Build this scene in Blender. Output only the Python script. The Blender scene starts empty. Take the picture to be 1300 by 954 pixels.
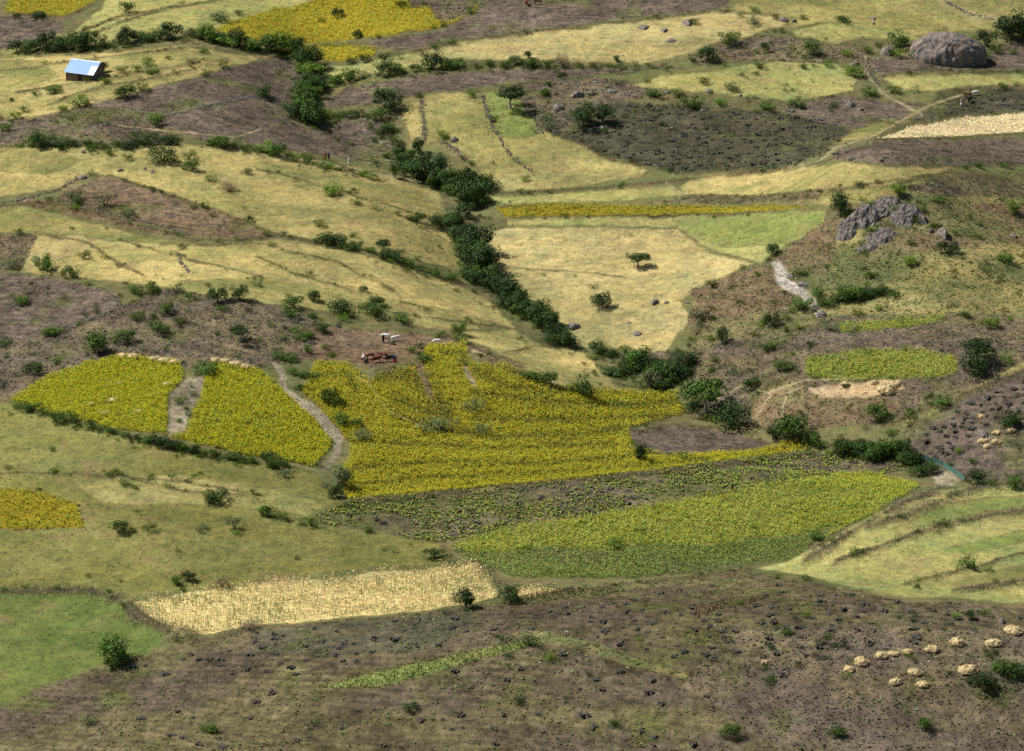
import bpy, math, random
import numpy as np
from mathutils import Vector
R = math.radians
rng = np.random.default_rng(7); random.seed(7)
scene = bpy.context.scene
COL = scene.collection
# ------------------------------------------------------------------ camera, sky, sun, exposure
CY, DEP, FOC = 940.0, R(19.5), 165.0
CZ = CY*math.tan(DEP)
cam = bpy.data.cameras.new('camera'); cam.lens = FOC; cam.sensor_width = 36; cam.clip_end = 20000; cam.clip_start = 1
co = bpy.data.objects.new('camera', cam); COL.objects.link(co)
co.location = (0, 0, CZ); co.rotation_euler = (math.pi/2-DEP, 0, 0); scene.camera = co
SUN_AZ, SUN_EL = R(-78), R(52)          # azimuth from +Y (away from camera) towards +X
w = bpy.data.worlds.new('World'); scene.world = w; w.use_nodes = True
nt = w.node_tree; sky = nt.nodes.new('ShaderNodeTexSky'); sky.sky_type = 'NISHITA'; sky.sun_disc = False
sky.sun_elevation = SUN_EL; sky.sun_rotation = SUN_AZ
bg = nt.nodes['Background']; bg.inputs[1].default_value = 0.055; nt.links.new(sky.outputs[0], bg.inputs[0])
sd = Vector((math.sin(SUN_AZ)*math.cos(SUN_EL), math.cos(SUN_AZ)*math.cos(SUN_EL), math.sin(SUN_EL)))
sl = bpy.data.lights.new('sun', 'SUN'); sl.energy = 5.0; sl.angle = R(0.5); sl.color = (1, .965, .90)
so = bpy.data.objects.new('sun', sl); COL.objects.link(so); so.rotation_euler = sd.to_track_quat('Z', 'Y').to_euler(); so.location = (-200, 900, 300)
vs = scene.view_settings; vs.view_transform = 'Standard'; vs.look = 'None'; vs.exposure = 0.38; vs.gamma = 1
scene.render.filter_size = 1.15; scene.cycles.max_bounces = 4; scene.cycles.diffuse_bounces = 2; scene.cycles.glossy_bounces = 2
ALB = 0.70                                # display colour of a sunlit surface -> its albedo

# ------------------------------------------------------------------ small maths
S0 = 1300*FOC/36
cd, sn = math.cos(DEP), math.sin(DEP)
def project(x, y, z):
    zz = z-CZ; depth = y*cd - zz*sn; up = y*sn + zz*cd
    return 650+S0*x/depth, 477-S0*up/depth, depth
def hsh(ix, iy, s):
    n = (ix.astype(np.int64)*374761393 + iy.astype(np.int64)*668265263 + s*1274126177) & 0x7fffffff
    n = ((n ^ (n >> 13))*1274126177) & 0x7fffffff
    return ((n ^ (n >> 16)) & 0xffff)/65535.0
def vn(x, y, s=0):
    fx, fy = np.floor(x), np.floor(y); tx, ty = x-fx, y-fy
    tx = tx*tx*(3-2*tx); ty = ty*ty*(3-2*ty); ix, iy = fx.astype(np.int64), fy.astype(np.int64)
    a, b, c, d = hsh(ix, iy, s), hsh(ix+1, iy, s), hsh(ix, iy+1, s), hsh(ix+1, iy+1, s)
    return (a*(1-tx)+b*tx)*(1-ty)+(c*(1-tx)+d*tx)*ty - .5
def fbm(x, y, s=0, o=3):
    r = 0; a = 1
    for i in range(o): r = r + a*vn(x*2**i+i*17.3, y*2**i-i*9.1, s+i); a *= .5
    return r
def flat_hit(px, py):                     # pixel -> point on the plain base slope
    a = (px-650)/S0; b = (477-py)/S0
    dx, dy, dz = a, cd+b*sn, -sn+b*cd
    t = (CZ+.07*CY)/(.07*dy-dz)
    return t*dx, t*dy
def seg_d(x, y, pts, closed=False):
    best = np.full(x.shape, 1e9); n = len(pts)
    for i in range(n if closed else n-1):
        ax, ay = pts[i]; bx, by = pts[(i+1) % n]; vx, vy = bx-ax, by-ay; L = vx*vx+vy*vy+1e-9
        t = np.clip(((x-ax)*vx+(y-ay)*vy)/L, 0, 1)
        best = np.minimum(best, (x-ax-t*vx)**2+(y-ay-t*vy)**2)
    return np.sqrt(best)
def inside(x, y, pts):
    r = np.zeros(x.shape, bool); n = len(pts)
    for i in range(n):
        ax, ay = pts[i]; bx, by = pts[(i+1) % n]
        if ay == by: continue
        c = (ay > y) != (by > y)
        r ^= c & (x < (bx-ax)*(y-ay)/(by-ay)+ax)
    return r
# ------------------------------------------------------------------ relief
VALLEY = [flat_hit(*p) for p in [(395,40),(395,100),(390,160),(480,205),(560,235),(585,290),(610,335),(690,415),(800,460),(860,495),(960,545),(1100,575),(1190,605),(1330,650)]]
HILLS = [((120,235),9,55,70),((520,300),3,22,30),((60,420),4,30,30),((300,430),3,25,22),((400,330),4,38,40),((190,575),7.5,42,55),((1150,300),10,34,48),((1110,285),5.5,17,22),((960,400),2.5,14,25),((1290,470),6,30,45),
         ((780,850),8,90,36),((1180,840),4,50,30),((1230,690),5,34,30),((560,500),3.5,30,26),((850,640),3,45,28),
         ((900,120),5,60,60),((640,150),3,25,40),((250,100),5,50,50),((700,0),7,160,60),((150,850),-3,50,40),((760,300),-2,35,60),((1050,490),3,22,22)]
HC = [(flat_hit(*p), A, sx, sy) for p, A, sx, sy in HILLS]
def h0(x, y):
    z = .07*(y-CY)
    for (cx, cy), A, sx, sy in HC: z = z + A*np.exp(-((x-cx)/sx)**2-((y-cy)/sy)**2)
    z = z - 4.5*np.exp(-(seg_d(x, y, VALLEY)/17)**2)
    z = z + 2.4*vn(x/46, y/60, 3) + .8*vn(x/15, y/19, 4) + .22*vn(x/5, y/6, 5)
    far = np.clip((y-1350)/1500, 0, 1); z = z + far*far*260*(1+.5*vn(x/400, y/400, 9))
    return z
def hit(px, py):                          # pixels -> points on the terrain
    px = np.asarray(px, float); py = np.asarray(py, float)
    a = (px-650)/S0; b = (477-py)/S0; sx = a/(cd+b*sn); sz = (-sn+b*cd)/(cd+b*sn)
    lo = np.full(px.shape, 600.); hi = np.full(px.shape, 1500.); done = np.zeros(px.shape, bool)
    for yy in np.arange(600, 1500, 3.):
        under = (CZ+sz*yy < h0(sx*yy, np.full(px.shape, yy))) & ~done
        hi[under] = yy; lo[under] = yy-3; done |= under
        if done.all(): break
    for _ in range(12):
        m = (lo+hi)/2; u = CZ+sz*m < h0(sx*m, m); hi = np.where(u, m, hi); lo = np.where(u, lo, m)
    return sx*hi, hi

# ------------------------------------------------------------------ fields traced on the slope
C = dict(BG=(116,110,76), DG=(189,173,112), DL=(197,180,123), OG=(138,136,82), OD=(130,128,72), GG=(138,147,82), GD=(104,117,62), PG=(160,161,98),
         PL=(97,88,79), PD=(88,80,67), PK=(78,77,61), RB=(112,95,76), SC=(110,101,80), YF=(150,142,36), YO=(152,134,42), YG=(120,124,50), YH=(98,108,56),
         ST=(236,214,162), MZ=(214,195,132), PA=(168,158,136), TH=(192,164,124), HB=(120,102,80), HO=(114,116,74), MX=(98,98,62), RK=(160,155,145), GP=(124,130,92))
SOIL = {'PL':1,'PD':1,'PK':.8,'RB':1,'SC':.7,'MX':.7,'PA':.4,'TH':.3,'HB':.3,'RK':1}
F = [
 ('BG',[(-300,-400),(1600,-400),(1600,1400),(-300,1400)]),
 ('OG',[(0,40),(80,40),(60,66),(0,78)]),
 ('DG',[(-80,72),(60,70),(150,66),(230,56),(330,70),(330,78),(280,90),(231,105),(188,114),(106,136),(30,157),(-80,160)]),
 ('OG',[(-80,74),(60,76),(75,100),(20,112),(-80,120)]),
 ('OG',[(150,70),(240,62),(300,74),(240,84),(160,96)]),
 ('PG',[(45,66),(90,40),(130,10),(150,-40),(430,-40),(400,0),(330,25),(270,40),(225,42),(185,46),(140,55),(100,58)]),
 ('YO',[(8,-30),(130,-30),(124,4),(95,18),(78,23),(40,19),(8,17)]),
 ('PL',[(-80,16),(0,16),(30,17),(82,27),(80,40),(60,52),(35,62),(-80,76)]),
 ('YO',[(270,38),(300,25),(345,13),(400,0),(420,-40),(540,-40),(608,8),(600,22),(560,35),(470,48),(400,55),(365,58),(300,48)]),
 ('YO',[(365,62),(400,56),(440,56),(480,62),(470,72),(430,78),(395,75),(370,70)]),
 ('SC',[(510,-10),(560,-10),(606,0),(600,22),(560,30),(540,10),(520,12)]),
 ('PL',[(455,55),(470,48),(560,38),(605,15),(612,-60),(925,-60),(925,14),(860,20),(790,26),(720,35),(650,43),(560,58),(520,65),(480,62)]),
 ('DL',[(520,68),(560,59),(650,44),(720,36),(800,28),(860,22),(925,15),(1000,18),(1010,25),(960,45),(900,60),(870,72),(810,82),(750,80),(690,77),(640,78),(570,76)]),
 ('PG',[(413,84),(450,79),(520,67),(545,72),(575,76),(560,84),(490,90),(430,104),(415,102)]),
 ('PL',[(408,132),(440,109),(500,99),(560,92),(650,87),(750,85),(830,88),(800,94),(760,98),(690,105),(640,108),(590,118),(540,118),(500,132),(470,136),(420,140)]),
 ('PL',[(106,134),(188,112),(231,103),(280,88),(330,76),(360,72),(378,82),(385,95),(378,120),(372,150),(390,165),(420,165),(440,150),(478,146),(500,175),(510,212),(480,212),(420,198),(330,187),(258,180),(200,160),(170,150),(60,160),(30,155)]),
 ('SC',[(-60,150),(30,150),(106,134),(170,150),(200,160),(235,180),(140,188),(-60,187)]),
 ('DG',[(505,140),(515,128),(535,128),(537,160),(536,185),(520,178)]),
 ('OG',[(537,122),(560,114),(612,118),(650,112),(668,138),(690,165),(740,185),(800,205),(826,217),(815,226),(700,243),(640,246),(600,240),(610,215),(590,195),(560,178),(540,185)]),
 ('DG',[(625,215),(700,200),(770,200),(826,217),(815,226),(700,243),(640,246)]),
 ('GG',[(612,118),(650,114),(668,138),(690,165),(672,175),(640,176),(622,150)]),
 ('SC',[(640,108),(760,97),(830,112),(815,125),(780,130),(745,150),(712,172),(692,168),(668,138),(655,120)]),
 ('PG',[(800,110),(840,96),(900,88),(985,76),(1060,80),(1090,100),(1080,118),(1000,130),(900,120),(830,115)]),
 ('SC',[(870,72),(900,60),(960,45),(1000,45),(1100,62),(1110,80),(1060,82),(980,78),(880,82)]),
 ('PK',[(706,172),(740,155),(780,125),(850,133),(960,140),(1000,140),(1060,150),(1090,170),(1060,180),(1045,200),(990,216),(860,222),(800,210),(745,192)]),
 ('PL',[(985,135),(1060,120),(1110,125),(1175,132),(1150,150),(1090,165),(1040,155),(990,145)]),
 ('OG',[(925,14),(1000,-60),(1190,-60),(1300,-20),(1300,46),(1250,40),(1130,50),(1050,30),(1000,35),(990,20)]),
 ('PG',[(1000,37),(1050,28),(1110,30),(1175,48),(1165,53),(1090,50),(1060,58),(1010,45)]),
 ('OG',[(1210,-50),(1500,-50),(1500,50),(1300,34),(1250,15)]),
 ('PL',[(1100,75),(1150,70),(1250,62),(1300,48),(1500,48),(1500,90),(1300,90),(1220,92),(1120,97),(1105,85)]),
 ('PG',[(1118,98),(1220,93),(1500,93),(1500,110),(1300,110),(1240,112),(1190,116),(1140,116)]),
 ('PK',[(1190,118),(1300,111),(1500,111),(1500,144),(1300,144),(1230,147),(1150,160),(1135,165),(1175,140)]),
 ('OG',[(1080,165),(1130,150),(1145,160),(1100,176),(1060,185)]),
 ('ST',[(1108,177),(1160,160),(1230,148),(1300,144),(1500,142),(1500,169),(1300,169),(1200,175)]),
 ('PL',[(1055,205),(1060,190),(1080,180),(1110,178),(1210,176),(1500,170),(1500,212),(1300,212),(1220,213),(1120,210)]),
 ('DG',[(860,235),(900,223),(1000,216),(1060,206),(1120,210),(1220,213),(1170,225),(1140,237),(1050,243),(960,250),(870,250)]),
 ('OG',[(1050,243),(1140,237),(1180,222),(1180,250),(1060,262),(960,252)]),
 ('PG',[(600,250),(680,247),(848,235),(872,250),(760,258),(640,260)]),
 ('PD',[(872,250),(960,250),(1045,244),(1045,256),(950,260),(800,259)]),
 ('YO',[(630,263),(700,259),(950,262),(1048,262),(960,272),(740,277),(640,278)]),
 ('PG',[(640,280),(740,277),(960,272),(1050,265),(1045,285),(1000,312),(965,335),(900,318),(860,290),(640,288)]),
 ('GG',[(850,278),(960,272),(1048,265),(1044,285),(1000,310),(930,316),(880,302)]),
 ('DL',[(598,300),(640,288),(860,290),(900,320),(960,334),(900,362),(884,372),(868,384),(878,402),(862,424),(848,446),(820,450),(730,440),(700,410),(640,360),(605,330)]),
 ('HB',[(975,335),(1050,275),(1100,280),(1110,330),(1020,345),(1000,410),(940,440),(890,452),(868,446),(880,425),(868,405),(884,385),(872,372),(905,355)]),
 ('HO',[(1050,350),(1060,300),(1110,262),(1150,240),(1300,240),(1500,240),(1500,400),(1300,405),(1200,398),(1060,402),(1010,420),(1010,370)]),
 ('HB',[(1100,262),(1210,255),(1500,270),(1500,330),(1260,310),(1180,320),(1120,330),(1090,300)]),
 ('PD',[(1140,240),(1210,220),(1500,214),(1500,254),(1300,252),(1200,250)]),
 ('SC',[(870,445),(1010,415),(1060,400),(1250,400),(1500,410),(1500,560),(1150,540),(1000,545),(960,545),(900,520),(855,480),(760,450),(800,445)]),
 ('RK',[(978,332),(990,328),(1003,350),(1025,365),(1042,385),(1050,405),(1035,405),(1015,378),(985,362)]),
 # left middle
 ('DG',[(-80,190),(240,182),(330,190),(420,205),(500,222),(560,245),(572,280),(592,345),(530,332),(420,310),(350,298),(240,265),(150,230),(110,222),(80,240),(-80,262)]),
 ('OG',[(0,192),(70,190),(110,205),(60,225),(0,220)]),
 ('OG',[(330,205),(430,222),(540,250),(520,262),(430,245),(340,225)]),
 ('RB',[(75,245),(135,222),(200,240),(300,275),(352,300),(300,308),(240,298),(180,282),(120,262),(70,252)]),
 ('RB',[(20,250),(70,254),(120,266),(180,285),(240,303),(200,300),(120,280),(20,262)]),
 ('OG',[(-80,262),(20,258),(120,282),(200,303),(270,312),(150,310),(60,300),(-80,290)]),
 ('DG',[(50,300),(150,306),(260,312),(350,302),(460,322),(560,350),(625,385),(655,418),(560,420),(440,392),(330,385),(200,365),(80,352),(25,345)]),
 ('DL',[(48,300),(110,298),(115,318),(80,330),(25,345),(30,320)]),
 ('SC',[(-80,290),(48,300),(30,345),(-80,350)]),
 ('OG',[(230,355),(330,352),(430,365),(560,392),(640,412),(560,420),(440,400),(330,388),(240,372)]),
 ('PL',[(-80,347),(30,345),(80,352),(150,372),(156,390),(90,420),(0,440),(-80,450)]),
 ('SC',[(-80,450),(0,438),(90,418),(156,388),(200,365),(330,382),(400,402),(420,430),(360,462),(330,470),(270,460),(240,470),(200,455),(150,450),(60,480),(0,512),(-80,520)]),
 ('RB',[(358,440),(400,412),(480,418),(560,428),(610,440),(660,465),(700,490),(640,475),(590,442),(545,440),(530,462),(480,468),(420,462),(370,458)]),
 ('DG',[(560,422),(650,418),(690,440),(740,445),(765,470),(790,497),(700,492),(660,465),(610,440)]),
 ('YF',[(13,508),(60,480),(150,452),(190,455),(228,460),(233,480),(215,500),(213,550),(150,545),(60,525)]),
 ('PA',[(235,480),(262,475),(270,480),(245,520),(240,550),(213,553),(215,500)]),
 ('YF',[(268,462),(330,470),(350,490),(385,520),(425,560),(400,595),(300,575),(213,553),(240,550),(250,515)]),
 ('PA',[(345,460),(358,463),(365,490),(400,515),(445,550),(430,580),(415,600),(405,598),(425,562),(385,522),(355,492)]),
 ('YO',[(385,500),(400,460),(440,462),(470,485),(480,475),(530,462),(545,440),(590,440),(600,460),(650,470),(700,492),(790,499),(860,497),(872,525),(800,545),(800,570),(870,580),(960,567),(1010,558),(1028,572),(960,585),(830,600),(640,620),(510,632),(440,637),(430,600),(447,565),(430,545),(410,525)]),
 ('HB',[(528,460),(540,460),(548,490),(552,510),(545,510),(535,490)]),
 ('PA',[(585,462),(592,462),(605,490),(600,495),(590,480)]),
 ('PL',[(795,550),(850,541),(920,545),(987,565),(960,572),(870,580),(810,573)]),
 ('MX',[(380,660),(440,638),(640,622),(830,602),(1028,574),(1110,583),(1160,598),(1000,615),(830,645),(700,660),(600,680),(560,690),(480,675)]),
 ('YG',[(575,690),(650,670),(780,650),(950,620),(1100,600),(1165,618),(1110,655),(1030,690),(1010,712),(930,720),(800,735),(650,735),(590,712)]),
 ('YH',[(575,698),(640,702),(700,695),(780,698),(830,690),(900,694),(960,684),(1010,680),(1070,662),(1030,690),(1010,712),(930,720),(800,735),(650,735),(590,712)]),
 ('OD',[(-80,510),(13,510),(150,550),(213,566),(400,600),(435,638),(380,660),(480,675),(560,690),(590,715),(440,725),(300,742),(180,757),(100,750),(-80,752)]),
 ('OG',[(90,610),(230,600),(330,618),(420,640),(390,655),(250,640),(130,640)]),
 ('YO',[(-80,618),(0,620),(50,625),(100,640),(108,670),(60,672),(-80,670)]),
 ('GD',[(-80,754),(110,752),(150,765),(165,785),(210,808),(205,828),(130,845),(60,870),(-80,940)]),
 ('MZ',[(165,765),(250,748),(400,735),(530,722),(600,715),(640,755),(600,768),(480,782),(330,795),(230,812),(190,787)]),
 ('MZ',[(635,748),(680,746),(720,749),(700,757),(640,763)]),
 # right
 ('HB',[(955,505),(1005,480),(1030,500),(1150,512),(1120,535),(1050,545),(1000,530),(950,548)]),
 ('YG',[(1020,455),(1090,445),(1150,443),(1217,455),(1215,475),(1150,482),(1060,485),(1025,477)]),
 ('YG',[(1060,412),(1150,404),(1205,400),(1190,410),(1110,420),(1070,424)]),
 ('TH',[(1026,494),(1060,487),(1100,484),(1140,482),(1148,495),(1100,507),(1040,507)]),
 ('PL',[(1148,545),(1200,517),(1300,475),(1500,430),(1500,622),(1240,616),(1180,602),(1150,575)]),
 ('OG',[(1110,545),(1180,513),(1240,488),(1300,458),(1500,400),(1500,425),(1300,472),(1220,508),(1150,545)]),
 ('PA',[(1185,600),(1210,596),(1222,612),(1200,622),(1188,615)]),
 ('PG',[(950,722),(1000,712),(1040,692),(1130,642),(1200,620),(1500,615),(1500,775),(1300,768),(1220,762),(1150,760),(1080,747),(1020,732)]),
 ('OG',[(1180,640),(1300,628),(1500,625),(1500,645),(1300,650),(1200,668),(1130,672)]),
 ('GG',[(1150,664),(1190,642),(1250,633),(1310,628),(1500,622),(1500,636),(1300,645),(1220,656),(1170,670)]),
 ('GG',[(1180,700),(1300,672),(1500,660),(1500,672),(1300,690),(1230,704)]),
 ('OG',[(1200,738),(1300,715),(1500,700),(1500,730),(1300,742),(1220,755)]),
 ('HB',[(650,760),(720,750),(800,742),(890,733),(950,722),(960,735),(800,752),(700,766)]),
 # foreground ridge
 ('PD',[(-80,938),(60,870),(130,846),(205,828),(230,815),(330,797),(480,784),(600,770),(720,760),(800,750),(960,728),(1100,752),(1150,765),(1220,764),(1300,774),(1500,776),(1500,1300),(-300,1300),(-300,980)]),
 ('PK',[(330,800),(480,786),(600,772),(610,800),(520,830),(400,836),(320,830)]),
 ('GG',[(400,874),(480,852),(600,827),(690,804),(702,813),(560,854),(480,874)]),
 ('HO',[(640,803),(690,800),(760,817),(850,847),(900,862),(885,866),(800,846),(730,824),(660,812)]),
 ('SC',[(940,800),(1060,790),(1300,800),(1500,800),(1500,960),(1000,960),(860,870),(900,830)]),
 ('HB',[(878,772),(930,764),(975,756),(960,764),(900,778),(880,784)]),
]
# terrace banks (pixels on the slope, width px)
BANKS = [([(45,70),(90,45),(150,22),(230,8),(280,0)],1),([(60,62),(120,42),(180,20),(220,10)],1),([(0,92),(80,80),(180,68),(240,60)],.8),
 ([(20,118),(120,104),(190,92),(260,78)],1),([(60,132),(130,112),(200,100),(290,76)],1),([(325,328),(360,345),(400,355),(430,365)],1.2),
 ([(395,328),(430,335),(460,350),(480,358),(500,372)],1.2),([(0,262),(70,258),(150,282),(240,305),(300,308),(350,300)],1.3),
 ([(135,224),(200,244),(300,278),(352,300),(420,312)],1),([(507,385),(544,394)],1),([(440,390),(520,402),(640,416)],1),
 ([(325,215),(420,240),(520,270),(570,290)],.8),([(60,300),(110,310),(140,330),(180,350)],1),([(690,270),(640,260)],.5),
 ([(600,248),(700,244),(850,232),(1000,216)],1.2),([(150,306),(240,330),(330,352)],.7),([(0,600),(100,604),(240,612),(330,630)],.7),
 ([(0,753),(110,751),(150,765),(170,788),(220,810),(245,805)],2),([(130,600),(230,622),(330,632)],.7),
 ([(1020,715),(1060,690),(1110,660),(1160,634),(1200,621)],2.6),([(1100,672),(1160,652),(1230,624),(1300,614),(1400,608)],2.2),
 ([(1060,715),(1130,690),(1200,668),(1260,655),(1400,640)],1.8),([(1210,752),(1300,740),(1400,735)],1.8),([(1150,742),(1220,725),(1300,703)],1.2),
 ([(950,724),(860,736),(780,745),(640,762)],1.5),([(1120,545),(1180,518),(1240,496),(1320,465)],2),([(1120,98),(1220,93),(1300,92)],1.5),
 ([(1190,118),(1240,113),(1300,111)],1.5),([(1108,178),(1210,176),(1300,170)],1),([(440,640),(640,622),(830,602),(1020,578)],2),
 ([(870,580),(800,573),(790,552),(850,541),(920,545)],1),([(0,395),(46,364)],1),([(600,712),(640,755)],1.8),([(165,768),(190,790),(245,812)],1.8),
 ([(470,485),(480,470),(530,462)],1),([(780,500),(700,494),(650,470),(590,440)],1.3),([(400,330),(330,310),(250,312)],.6),
 ([(870,250),(960,252),(1050,244),(1180,224)],1.2),([(640,279),(740,277),(960,272)],.8),([(1100,150),(1140,160),(1108,177)],1),
 ([(800,205),(860,222),(990,216),(1055,205)],1),([(710,172),(760,196),(820,216)],1),([(250,515),(240,550)],.7),([(520,66),(650,44),(800,28),(925,14)],1),
 ([(640,450),(690,440),(740,446)],1),([(560,424),(640,470),(700,492)],1.4),([(10,18),(80,24),(120,6)],1),([(365,60),(440,56),(480,62)],1),([(790,352),(700,345),(640,340)],.5)]
FOOT = [([(1230,118),(1190,130),(1150,150),(1110,172),(1060,188),(1040,205),(1000,215)],1.6),([(1098,72),(1105,100),(1120,120),(1160,140),(1170,146)],1.8),
        ([(1100,88),(1080,110)],1),([(845,233),(873,250)],1.4),([(450,478),(470,490),(490,520),(540,545)],.8),([(330,196),(400,205),(480,222),(540,232)],1.8),
        ([(600,448),(660,470),(720,492),(770,498)],1.2),([(905,510),(940,490),(980,500),(960,530)],1.1),([(150,160),(300,175),(330,165)],.8),
        ([(1020,490),(1000,500),(990,530)],1),([(1195,0),(1225,14),(1260,24),(1290,28)],2.5),([(1175,-8),(1210,14),(1245,28)],1.5),([(970,500),(1020,483),(1100,480)],1)]
def w_line(pts):
    q = []
    for i in range(len(pts)-1):
        a, b = np.array(pts[i], float), np.array(pts[i+1], float); n = max(1, int(np.hypot(*(b-a))/15))
        q += [a+(b-a)*k/n for k in range(n)]
    q.append(np.array(pts[-1], float)); q = np.array(q); x, y = hit(q[:, 0], q[:, 1])
    return list(zip(x, y))
BW = [(w_line(p), wd) for p, wd in BANKS]
def bumps(x, y):
    z = np.zeros(x.shape)
    for pts, wd in BW:
        q = np.array(pts); m = (x > q[:, 0].min()-5) & (x < q[:, 0].max()+5) & (y > q[:, 1].min()-5) & (y < q[:, 1].max()+5)
        if m.any(): z[m] += .28*min(wd, 1.6)*np.exp(-(seg_d(x[m], y[m], pts)/(.7+.5*wd))**2)
    return z
def H(x, y): return h0(x, y)+bumps(x, y)

def s2l(c):
    c = np.asarray(c, float)/255; return np.where(c < .04045, c/12.92, ((c+.055)/1.055)**2.4)
def alb(c): return s2l(c)*ALB
KEYS = list(C)
CROPS = ('YF','YO','YG','YH','ST','MZ','TH','PA')
ALT = dict(BG='HO', DG='OG', DL='OG', OG='DG', OD='OG', GG='PG', GD='OG', PG='DG', PL='SC', PD='OD', PK='PD', RB='PL', SC='PL', HB='HO', HO='DG', MX='PL', TH='PA', PA='SC', GP='OG', YG='OG', YH='SC')
ALTW = dict(DG=.65, DL=.4, OG=.45, OD=.7, PL=.2, PD=.22, PK=.25, GD=.25, GG=.3, YH=.5, PA=.7, RB=.4, HB=.8, HO=.6, SC=.8, MX=.9, BG=.9, PG=.45)
DARKBANDS = [([(480,480),(520,478),(545,500),(565,520)],11),([(500,505),(530,520),(570,532)],7),([(500,528),(560,547),(640,556),(740,554),(790,546)],6),([(600,500),(700,514),(800,517),(862,511)],5),
 ([(450,596),(560,588),(680,592),(800,582)],4),([(600,472),(640,490),(700,503)],5),([(600,533),(680,535),(760,534),(850,530)],4.5),([(430,560),(520,566),(640,572),(780,566)],4),([(400,480),(440,475),(455,500)],4),([(560,450),(590,452),(590,475)],5),([(450,618),(560,607),(700,603),(900,586)],3)]
def paint(x, y, z):
    """albedo, soil weight and field kind at world points"""
    px, py, _ = project(x, y, z)
    jx = 5*fbm(x/7, y/10, 20)+2.6*fbm(x/2.4, y/4, 21)+1.6*vn(x/.8, y/1.2, 22); jy = 3.2*fbm(x/8, y/11, 25)+2.0*fbm(x/3, y/5, 23)+1.0*vn(x/.9, y/1.4, 24)
    qx, qy = px+jx, py+jy
    n = len(x); col = np.zeros((n, 3)); soil = np.zeros(n); kind = np.zeros(n, int)
    for t, pts in F:
        a = np.array(pts)
        m = np.nonzero((qx > a[:, 0].min()) & (qx < a[:, 0].max()) & (qy > a[:, 1].min()) & (qy < a[:, 1].max()))[0]
        if not len(m): continue
        m = m[inside(qx[m], qy[m], pts)]
        if not len(m): continue
        f = 1.0
        if a[:, 0].max()-a[:, 0].min() < 1400:
            d = seg_d(qx[m], qy[m], pts, True); f = np.clip(d/(1.2 if t in CROPS and t not in ('PA', 'TH') else 3.5), 0, 1)**.8
        c = alb(C[t])[None, :]
        if t in ALT:
            wq = (np.clip(.5+1.5*fbm(x[m]/16, y[m]/9, 331+KEYS.index(t), 3)+.5*vn(x[m]/2.5, y[m]/2.2, 332), 0, 1)*ALTW.get(t, .5))[:, None]; c = c*(1-wq)+alb(C[ALT[t]])*wq
        v = 1+.28*fbm(x[m]/26, y[m]/30, KEYS.index(t)+31, 2)
        col[m] = col[m]*(1-f)[:, None]+c*v[:, None]*f[:, None] if not np.isscalar(f) else c*v[:, None]
        if not np.isscalar(f):
            e = (np.exp(-((d-.8)/1.3)**2)*np.clip(.45+1.2*fbm(x[m]/4, y[m]/6, 77, 2), 0, 1)*.55)[:, None]
            if t not in ('ST', 'PA', 'TH', 'RK'): col[m] = col[m]*(1-e)+alb((92,92,58))*e
        s = SOIL.get(t, 0.); soil[m] = soil[m]*(1-f)+s*f
        kind[m] = KEYS.index(t)
    for pts, wd in BANKS:
        a = np.array(pts); m = np.nonzero((px > a[:, 0].min()-8) & (px < a[:, 0].max()+8) & (py > a[:, 1].min()-8) & (py < a[:, 1].max()+8))[0]
        if not len(m): continue
        d = seg_d(qx[m], qy[m], pts); e = np.exp(-(d/(1.15*wd+.5))**2)*np.clip(.92+1.3*fbm(x[m]/5, y[m]/7, 60, 2), 0, 1)
        cc = alb((92,86,54)) if int(a[0][0]) % 2 else alb((98,88,66))
        col[m] = col[m]*(1-e[:, None]*.92)+cc*e[:, None]*.92
    for pts, wd in FOOT:
        a = np.array(pts); m = np.nonzero((px > a[:, 0].min()-8) & (px < a[:, 0].max()+8) & (py > a[:, 1].min()-8) & (py < a[:, 1].max()+8))[0]
        if not len(m): continue
        d = seg_d(px[m]+.35*jx[m], py[m]+.35*jy[m], pts); e = np.exp(-(d/(.9*wd))**2)[:, None]*.85
        col[m] = col[m]*(1-e)+alb((170,158,122))*e
        kind[m[d < wd]] = KEYS.index('PA')
    m = np.nonzero(kind == KEYS.index('YO'))[0]
    for pts, wd in DARKBANDS:
        if len(m): e = (.8*np.exp(-(seg_d(qx[m], qy[m], pts)/wd)**2))[:, None]; col[m] = col[m]*(1-e)+alb((96,88,40))*e
    # grass mottling: patches drifting between dry gold, green and bare
    g = 1-soil; crop = np.isin(kind, [KEYS.index(k) for k in ('YF','YO','YG','YH','ST','MZ','PA','TH','RK')]); g = g*~crop
    m1 = np.clip(fbm(x/14, y/11, 41)*1.6, -1, 1)*g; m2 = np.clip(fbm(x/3.2, y/3.6, 42)*1.4, -1, 1)*g; m3 = np.clip(vn(x/30, y/5, 43)*2, -1, 1)*g
    mm = .4*m1+.45*m2+.25*m3
    col = col*(1+np.stack([.30*mm, .20*mm, .16*mm], 1))
    bare = np.clip(fbm(x/6, y/5, 51)-.22, 0, 1)*g*1.5; col = col*(1-bare[:, None])+alb((150,132,92))*bare[:, None]
    grn = np.clip(fbm(x/8, y/9, 55)-.15, 0, 1)*(soil > .3)*1.6; grn = np.clip(grn, 0, .6)[:, None]; col = col*(1-grn)+alb((92,98,54))*grn
    m4 = fbm(x/7, y/9, 58)*(soil > .3); col = col*(1+.35*m4[:, None])
    fur = np.sin(6.283*(y+.25*x+3*fbm(x/25, y/25, 66, 2))/2.1)*(soil > .85)*np.clip(.6+1.2*vn(x/12, y/9, 67), 0, 1); col = col*(1+.17*fur[:, None])
    m5 = fbm(x/1.1, y/1.3, 59, 3); m6 = np.clip(fbm(x/2.6, y/1.7, 63, 3)*1.6, -1, 1)
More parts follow.
